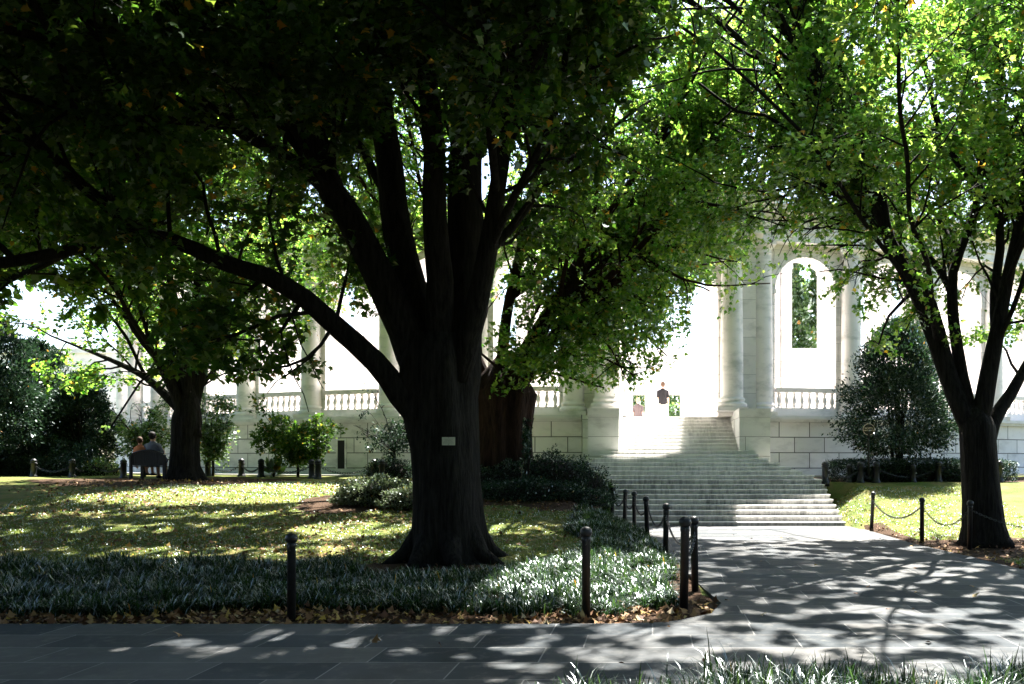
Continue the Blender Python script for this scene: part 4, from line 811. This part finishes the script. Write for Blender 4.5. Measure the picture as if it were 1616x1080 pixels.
# ------------------------------------------------------------ ground cover, grass, fallen leaves (stuff)
def blades(name, XY, zf, nb, L, wd, mat, seed, label, cat, spread=.09, flop=1.0, kind='stuff'):
    rng = np.random.default_rng(seed); n = len(XY); a = rng.uniform(0, 2 * PI, (n, nb)); L = L * (.62 + .75 * hn(XY[:, 0] * 2.3, XY[:, 1] * 2.7))[:, None]; l = L * rng.uniform(.55, 1.25, (n, nb)) * rng.uniform(.75, 1.2, (n, 1)); fl = flop * rng.uniform(.25, 1.0, (n, nb))
    bx = XY[:, 0:1] + rng.normal(0, spread * .5, (n, nb)); by = XY[:, 1:2] + rng.normal(0, spread * .5, (n, nb)); bz = np.repeat(zf[:, None], nb, 1); N_ = n * nb
    a, l, fl, bx, by, bz = [q.reshape(-1) for q in (a, l, fl, bx, by, bz)]; V = np.zeros((N_, 4, 2, 3)); tx, ty = -np.sin(a), np.cos(a)
    for k, (f, wf) in enumerate(((0, .7), (.4, 1), (.75, .75), (1.0, .08))):
        hor = l * fl * .85 * f ** 1.7; ver = l * (f - fl * .62 * f ** 2.4)
        for s in (0, 1):
            o = (s - .5) * wd * wf; V[:, k, s, 0] = bx + np.cos(a) * hor + tx * o; V[:, k, s, 1] = by + np.sin(a) * hor + ty * o; V[:, k, s, 2] = bz + ver
    b = np.arange(N_)[:, None] * 8; Fq = np.concatenate([np.stack([b[:, 0] + k * 2, b[:, 0] + k * 2 + 1, b[:, 0] + k * 2 + 3, b[:, 0] + k * 2 + 2], 1) for k in range(3)])
    o = idxmesh(name, V, Fq, mat); tag(o, label, cat, kind=kind); return o
def scatter(rng, n, x0, x1, y0, y1, keep):
    P = np.stack([rng.uniform(x0, x1, n), rng.uniform(y0, y1, n)], 1); return P[keep(P[:, 0], P[:, 1])]
rng = np.random.default_rng(101)
tx_, ty_ = (706 - HX) / F * 13.6, 13.6
def k1(x, y):
    e = edge_l(y); w_ = (hn(x, y) - .5) * .5
    front = 9.55 + .25 * np.sin(x * 1.3) + np.where(x > -.3, .35, 0)
    return (x < e - .28 - .25 * (y < 12)) & (y > front) & (y < 13.1 + w_) & (((x - tx_) / 1.35) ** 2 + ((y - ty_ + .3) / 1.5) ** 2 > 1) & (rng.random(len(x)) < np.clip(.35 + .9 * hn(x * 1.2, y * 1.2), 0, 1))
S = scatter(rng, 7600, -12.5, .9, 9.2, 13.6, k1)
blades('liriope', S, gz(S[:, 0], S[:, 1]) - .01, 34, .215, .012, M['liriope'], 102, 'bed of strappy evergreen ground cover round the foot of the great tree', 'ground cover')
S = scatter(rng, 2600, -1.6, .3, 13.0, 18.6, lambda x, y: (x < edge_l(y) - .2) & (x > edge_l(y) - 1.5 - .2 * np.sin(y * 2)))
blades('liriope', S, gz(S[:, 0], S[:, 1]) - .01, 24, .20, .013, M['liriope'], 103, 'strip of ground cover behind the left row of bollards', 'ground cover')
S = scatter(rng, 1500, -.75, 6, 5.3, 6.28, lambda x, y: (rng.random(len(x)) < np.clip((x + 1.2) / 2.4, .15, 1)) & (y < 6.0 + .25 * np.sin(x * 2.1) + .2 * (x > 1)))
blades('liriope', S, np.full(len(S), -.02), 22, .34, .010, M['liriope'], 104, 'ground cover at the bottom right edge of the picture, nearest the viewer', 'ground cover', .1, 1.0)
S = scatter(rng, 60000, -14, 9, 13, 27, lambda x, y: ~bed_mask(x, y) & ((x < edge_l(y)) | (x > edge_r(y))) & (y < 24.5 + 0 * x))
blades('short_grass', S, gz(S[:, 0], S[:, 1]) - .01, 3, .055, .016, M['grass'], 105, 'short mown grass of the sunlit and shaded lawns', 'grass', .12, .9)
def fall(n, x0, x1, y0, y1, keep, seed, zoff=.012, size=.085):
    r = np.random.default_rng(seed); P = np.stack([r.uniform(x0, x1, n), r.uniform(y0, y1, n)], 1); P = P[keep(P[:, 0], P[:, 1], r)]; return P, size
FP = []
P, _ = fall(5200, -13, 1.0, 8.78, 10.3, lambda x, y, r: (x < edge_l(y) - .02) & (r.random(len(x)) < np.clip(1.3 - (y - 8.8) * .8, .1, 1)), 111); FP.append(np.column_stack([P, gz(P[:, 0], P[:, 1]) + .02]))
P, _ = fall(9000, -16, -1, 13, 25, lambda x, y, r: (x < edge_l(y) - .1) & (hn(x * .5, y * .8) + r.random(len(x)) * .8 > .95), 112); FP.append(np.column_stack([P, gz(P[:, 0], P[:, 1]) + .03]))
P, _ = fall(5000, 4.9, 12, 9, 25, lambda x, y, r: (x > edge_r(y) + .02) & ((x < edge_r(y) + .8) | (y < 18)) & (r.random(len(x)) < np.where(y > 19, .3, .8)), 113); FP.append(np.column_stack([P, gz(P[:, 0], P[:, 1]) + .025]))
P, _ = fall(90, -6, 6, 6.6, 21, lambda x, y, r: ((x > edge_l(y)) & (x < edge_r(y)) & (y > 8.9)) | (y < 8.7), 114); FP.append(np.column_stack([P, np.full(len(P), .042)]))
P = np.concatenate(FP); r = np.random.default_rng(115); D = r.normal(0, 1, P.shape) * [1, 1, .05]; V, k = leaves_np(P, D, .085, 'maple', r, .22, 0.0)
tag(npmesh('fallen_leaves', V, k, M['fallen']), 'brown and yellow fallen leaves scattered over lawn, bed and paving', 'fallen leaves', kind='stuff')

for i, (x_, y_, h, rx) in enumerate(((-34, 2, 12, 5), (-26, -8, 13, 6), (-15, -14, 12, 6), (-3, -16, 13, 6), (8, -15, 12, 6), (18, -11, 13, 6), (26, -3, 12, 5.5), (28, 8, 12, 5), (-33, 14, 11, 5))):  # unseen evergreens added behind and beside the viewer to block horizon light
    evergreen(140 + i, x_, y_, 0, rx, h, 16000, .75, 'tall evergreen added out of view to block low sky light', name='evergreen_tree', low=.02, tip=.8, group='added light-blocking evergreen screen behind the viewer', gap=-2, gf=.8)
# ------------------------------------------------------------ trees beyond the arena
for i, (x_, y_, h, rx, lb) in enumerate(((9.4, 62, 16.5, 1.9, 'dark tree seen through the gap just right of the portal columns'), (12.6, 64, 18.5, 2.4, 'taller dark tree seen through the middle of the first right arch'), (-1.0, 60, 6.6, 1.8, 'sunlit bush seen through the left doorway of the arena back wall'), (2.0, 60, 6.6, 1.9, 'sunlit bush seen through the right doorway of the arena back wall'))):
    evergreen(120 + i, x_, y_, 2.4, rx, h - 2, 26000 if h > 8 else 6000, .30 if h > 8 else .2, lb, mat='leaf_bg', name='background_tree', low=.02, tip=.95, kind='simple', group='trees beyond the arena', nst=4, gap=-2)

# ------------------------------------------------------------ podium doorway, plaque, round sign, stanchion, benches
a_ = math.asin((at(531, 0, 29.9)[0] - CX) / 28.5); d_ = empty('service_door'); d_.parent = bld; d_.location = cpt(a_, 28.5, 1.37); d_.rotation_euler = (0, 0, a_)
g = MB(); g.box(-.15, .15, -.02, .02, 0, .97); g.build('door_leaf', M['dark'], d_)
g = MB(); g.box(-.21, -.15, -.05, .02, 0, 1.03); g.box(.15, .21, -.05, .02, 0, 1.03); g.box(-.15, .15, -.05, .02, .97, 1.03); g.build('frame', M['marble_grey'], d_)
pq = empty('plaque', (0, 0, 0)); c = at(708, 696.5, 13.02); pq.location = c; pq.rotation_euler = (0, 0, R_(-4))
g = MB(); g.box(-.097, .097, -.008, 0, -.060, .060); g.build('plate', M['plaque'], pq)
g = MB()
for s in (-1, 1): g.lathe([(.007, -.005), (.007, .005)], (0, -.010, s * .051), 8)
g.build('screw', M['ink'], pq); g = MB()
for z, x0, x1 in ((.030, -.07, .065), (.016, -.05, .04), (.002, -.062, .06), (-.014, -.08, -.02), (-.014, -.01, .07), (-.030, -.075, .03), (-.030, .04, .075)):
    x = x0
    while x < x1:
        w_ = random.uniform(.006, .014); g.box(x, min(x + w_, x1), -.0095, -.008, z - .0025, z + .0025); x += w_ + .004
g.build('lettering', M['ink'], pq); tag(pq, 'small cream plaque screwed to the trunk of the great dark tree', 'plaque')
def text(body, size, mat, parent, loc, rot=(R_(90), 0, 0), name='lettering'):
    cu = bpy.data.curves.new('t', 'FONT'); cu.body = body; cu.size = size; cu.align_x = 'CENTER'; cu.align_y = 'CENTER'; cu.extrude = .003; cu.offset = size * .02
    o = bpy.data.objects.new('t', cu); COL.objects.link(o); bpy.context.view_layer.update()
    me = bpy.data.meshes.new_from_object(o.evaluated_get(bpy.context.evaluated_depsgraph_get())); bpy.data.objects.remove(o); me.materials.clear(); me.materials.append(mat)
    q = bpy.data.objects.new(name, me); q.location = loc; q.rotation_euler = rot; return link(q, parent)
c = at(1371, 678, 25.4); sg = empty('round_sign', (c[0], 25.4, 1.05)); zc = c[2] - 1.05
g = MB(); g.lathe([(.032, 0), (.032, zc - .17)], (0, 0, 0), 10); g.lathe([(.05, zc - .2), (.035, zc - .14)], (0, 0, 0), 10); g.build('post', M['signm'], sg, True)
g = MB(); g.lathe([(.155, -.015), (.155, .015)], (0, 0, 0), 32); g.v = [(x, -z, y + zc) for x, y, z in g.v]; g.build('disc', M['signm'], sg)
g = MB(); g.tube([(.158 * math.cos(q), -.004, zc + .158 * math.sin(q)) for q in np.linspace(0, 2 * PI, 33)], .013, 6, False); g.build('rim', M['letter'], sg, True)
text('NORTH', .068, M['letter'], sg, (0, -.019, zc + .032)); text('ENTRANCE', .052, M['letter'], sg, (0, -.019, zc - .032))
tag(sg, 'round dark sign on a post reading NORTH ENTRANCE, behind the right hedge bollards', 'sign')
c = at(990, 655, 30.6); st_ = empty('rope_stanchion', (c[0] - .1, 30.62, 3.156)); g = MB(); g.lathe([(.12, 0), (.12, .02), (.03, .05), (.016, .08), (.016, .90), (.03, .92), (.03, .95), (.01, .97)], (0, 0, 0), 14); g.build('post', M['chain'], st_, True)
tag(st_, 'thin metal stanchion at the left jamb of the portal', 'stanchion')
g = MB(); g.tube([(0, 0, .9), (-.12, .1, .75), (-.25, .2, .72)], .012, 6); g.build('rope', M['iron'], st_, True)
def bench(x, y, z, rz, label, Lb=1.5):
    b = empty('park_bench', (x, y, z), rz); b.scale = (1, 1, .85); h = Lb / 2
    g = MB()
    for i in range(5): g.box(-h, h, .08 + i * .09, .155 + i * .09, .42, .445)
    g.build('seat', M['wood'], b); g = MB(); top = lambda s: .86 + .14 * math.cos(PI * s / Lb * .98)
    n = 17
    for i in range(n):
        s = -h + .06 + (Lb - .12) * i / (n - 1); g.box(s - .022, s + .022, -.012, .012, .50, top(s) - .03)
    g.box(-h + .04, h - .04, -.022, .022, .46, .51); g.tube([(s, 0, top(s)) for s in np.linspace(-h + .03, h - .03, 15)], .033, 8); g.build('backrest', M['wood'], b)
    for sx in (-1, 1):
        g = MB(); g.box(sx * h - .035, sx * h + .035, -.035, .035, 0, .84); g.build('leg', M['wood'], b)
        g = MB(); g.box(sx * h - .035, sx * h + .035, .46, .53, 0, .66); g.build('leg', M['wood'], b)
        g = MB(); g.box(sx * h - .04, sx * h + .04, .037, .56, .66, .70); g.build('armrest', M['wood'], b)
    return tag(b, label, 'bench', 'park benches')
zb = 1.10; bx_, by_ = at(236, 0, 26.2)[0], 26.1
bench(bx_, by_, zb, R_(-6), 'dark arched bench with two people on it, left of the forked tree', 1.05)
bench(at(268, 0, 27)[0] , 27.2, zb, R_(-62), 'second arched bench turned sideways, partly hidden by the forked tree trunk', 1.3)

# ------------------------------------------------------------ people
def skin(name, V, E, Rr, mat, parent, loc, root=0, sub=2):
    me = bpy.data.meshes.new(name); me.from_pydata([tuple(v) for v in V], E, []); o = bpy.data.objects.new(name, me); COL.objects.link(o)
    m = o.modifiers.new('s', 'SKIN'); m.use_smooth_shade = True
    lay = me.skin_vertices[0].data if me.skin_vertices else None
    if lay is None:
        bpy.context.view_layer.update()
        if not me.skin_vertices:
            me.attributes  # layer is added below through an object copy
    for i, r in enumerate(Rr):
        rr_ = r if isinstance(r, tuple) else (r, r); me.skin_vertices[0].data[i].radius = rr_; me.skin_vertices[0].data[i].use_root = (i == root)
    s2 = o.modifiers.new('b', 'SUBSURF'); s2.levels = sub; s2.render_levels = sub; bpy.context.view_layer.update()
    m2 = bpy.data.meshes.new_from_object(o.evaluated_get(bpy.context.evaluated_depsgraph_get())); bpy.data.objects.remove(o)
    m2.materials.clear(); m2.materials.append(mat); m2.polygons.foreach_set('use_smooth', [True] * len(m2.polygons)); q = bpy.data.objects.new(name, m2); q.location = loc; return link(q, parent)
def tubebody(parts, mat, name, parent):
    g = MB()
    for pts, rad, n in parts: P = spline(pts, .04); rr_ = np.interp(np.linspace(0, 1, len(P)), np.linspace(0, 1, len(rad)), rad); g.tube(P, list(rr_), n)
    return g.build(name, mat, parent, True)
def person(loc, rz, pose, shirt, pants, hair, label, hs=1.0, sc=1.0, headturn=0.0, arms=None, sleeves=True):
    p = empty('person', loc, rz); p.scale = (sc, sc, sc); hip = .95 if pose == 'stand' else .50
    T = hip - .95
    z = lambda q: q + T
    if pose == 'stand': legs = [[(s * .09, 0, .92), (s * .11, -.02, .50), (s * .12, .02, .09), (s * .12, -.10, .03)] for s in (-1, 1)]
    else: legs = [[(s * .09, 0, .50), (s * .12, .38, .52), (s * .12, .42, .09), (s * .12, .54, .03)] for s in (-1, 1)]
    sg_ = 1
    arms = arms or [[(s * .175, 0, z(1.40)), (s * .215, -.02, z(1.12)), (s * .225, sg_ * .06, z(.88)), (s * .22, sg_ * .08, z(.80))] for s in (-1, 1)]
    V = [(0, 0, z(.95)), (0, 0, z(1.15)), (0, .0, z(1.33)), (0, 0, z(1.46)), (0, .01, z(1.55)), (0, .01, z(1.64)), (0, 0, z(1.70))]
    E = [(i, i + 1) for i in range(6)]; Rr = [(.15, .11), (.135, .10), (.16, .105), (.075, .07), (.055, .055), (.082, .098), (.07, .085)]
    for L in legs:
        b = len(V); V += L; E += [(0, b), (b, b + 1), (b + 1, b + 2), (b + 2, b + 3)]; Rr += [.085, .062, .042, .035]
    for A in arms:
        b = len(V); V += A; E += [(2, b), (b, b + 1), (b + 1, b + 2), (b + 2, b + 3)]; Rr += [.058, .044, .030, .034]
        h = np.array(A[3]); d = unit(h - np.array(A[2]))
        for k in range(5):        # fingers and thumb
            side = unit(np.cross(d, np.array([0, 1.0, .1]))); o_ = side * (.028 * (k - 1.5) / 1.5) if k < 4 else side * -.045
            b2_ = len(V); l = (.07, .08, .078, .06, .05)[k]; V += [h + o_ + d * (.035 if k < 4 else .0), h + o_ * 1.25 + d * (.035 + l * .6) + np.array([0, .012, 0]), h + o_ * 1.2 + d * (.03 + l) + np.array([0, .03, 0])]; E += [(b + 3, b2_), (b2_, b2_ + 1), (b2_ + 1, b2_ + 2)]; Rr += [.010, .009, .007]
    try: skin('body', V, E, Rr, M['skin'], p, (0, 0, 0))
    except Exception as ex: print('SKINFAIL', ex); tubebody([(L, [.085, .062, .042, .04], 10) for L in legs] + [(A, [.05, .04, .03, .03], 8) for A in arms] + [(V[:7], [.14, .13, .15, .07, .05, .09, .06], 14)], M['skin'], 'body', p)
    def ell(rings, n=24):
        g = MB(); vs_ = []; fs_ = []
        for (zz_, rx, ry, oy) in rings:
            for i in range(n): a = 2 * PI * i / n; vs_.append((rx * math.cos(a) * (1 + .03 * math.sin(3 * a + zz_ * 9)), oy + ry * math.sin(a), zz_))
        for k in range(len(rings) - 1):
            for i in range(n): j = (i + 1) % n; fs_.append((k * n + i, k * n + j, (k + 1) * n + j, (k + 1) * n + i))
        g.add(vs_, fs_ + [tuple(range(n))[::-1], tuple((len(rings) - 1) * n + i for i in range(n))]); return g
    g = ell([(z(.86), .180, .135, 0), (z(.95), .178, .135, 0), (z(1.12), .168, .128, 0), (z(1.30), .195, .135, .0), (z(1.40), .205, .125, 0), (z(1.45), .165, .10, 0), (z(1.49), .085, .075, 0), (z(1.515), .066, .064, 0)])
    for A in arms:
        a0, a1 = np.array(A[0]), np.array(A[1]); g.tube([a0 * [.75, 1, 1] + [0, 0, .0], a0, a0 + (a1 - a0) * .5, a0 + (a1 - a0) * .9], [.068, .066, .058, .060], 12)
    g.build('shirt', shirt, p, True)
    g = ell([(z(.80), .172, .128, 0), (z(.96), .170, .128, 0)])
    for L in legs:
        l0, l1, l2 = [np.array(q) for q in L[:3]]; g.tube([l0 + [0, 0, -.02], l0 + (l1 - l0) * .6, l1 + (0 if pose == 'sit' else (l2 - l1) * .02)], [.11, .105, .098], 12)
    g.build('trousers', pants, p, True)
    g = MB(); g.lathe([(.05, -.11), (.088, -.06), (.100, .0), (.094, .05), (.065, .095), (.02, .112)], (0, 0, 0), 18)
    g.v = [(x * .92, y * 1.05 - .018, q + z(1.685)) for x, y, q in g.v]; g.build('hair', hair, p, True)
    g = MB(); g.lathe([(.012, -.02), (.016, 0), (.008, .02)], (.0, 0, 0), 8); g.v = [(x, y + .115, q + z(1.635)) for x, y, q in g.v]; g.build('nose', M['skin'], p, True)
    for s in (-1, 1): g = MB(); g.lathe([(.006, -.028), (.014, 0), (.008, .03)], (s * .09, .01, z(1.645)), 8); g.build('ear', M['skin'], p, True)
    for s in (-1, 1):
        f0 = np.array(legs[(s + 1) // 2][2]); g = MB(); d = 1
        g.tube([f0 + [0, -.05, -.045], f0 + [0, .05, -.05], f0 + [0, .17, -.065]], [.045, .045, .03], 10); g.build('shoe', M['wood'], p, True)
    return tag(p, label, 'person')
person((at(1046, 0, 38.5)[0], 38.5, 3.14), R_(8), 'stand', M['tee'], M['khaki'], M['hair'], 'person in black T-shirt and pale trousers standing beyond the steps', sc=1.08)
person((at(1007, 0, 40)[0], 40, 3.14), R_(-10), 'sit', M['mauve'], M['jean'], M['blond'], 'seated person in a dusty mauve shirt inside the portal at left')
g = MB(); g.box(-.62, .62, -.02, .42, 0, .06); 
sb = empty('stone_bench', (at(1007, 0, 40)[0], 39.82, 3.14)); g = MB(); g.box(-.55, .55, 0, .42, .36, .42); g.build('seat', M['marble'], sb)
for s in (-1, 1): g = MB(); g.box(s * .4 - .07, s * .4 + .07, .04, .38, 0, .36); g.build('leg', M['marble'], sb)
tag(sb, 'low stone bench under the seated person inside the portal', 'bench')
armsA = [[(-.19, 0, .95), (-.27, .05, .70), (-.12, .28, .72), (-.06, .33, .75)], [(.19, 0, .95), (.27, .05, .70), (.16, .26, .78), (.10, .31, .80)]]
person((bx_ + .06, by_ + .16, zb + .02), R_(-6), 'sit', M['greyshirt'], M['jean'], M['blackhair'], 'dark-haired person in a grey-blue shirt sitting on the arched bench', arms=armsA, sc=1.03)
person((bx_ - .34, by_ + .20, zb + .10), R_(-14), 'sit', M['orange'], M['jean'], M['hair'], 'small person in an orange top sitting at the left end of the bench', sc=.86)
bpy.context.view_layer.update()
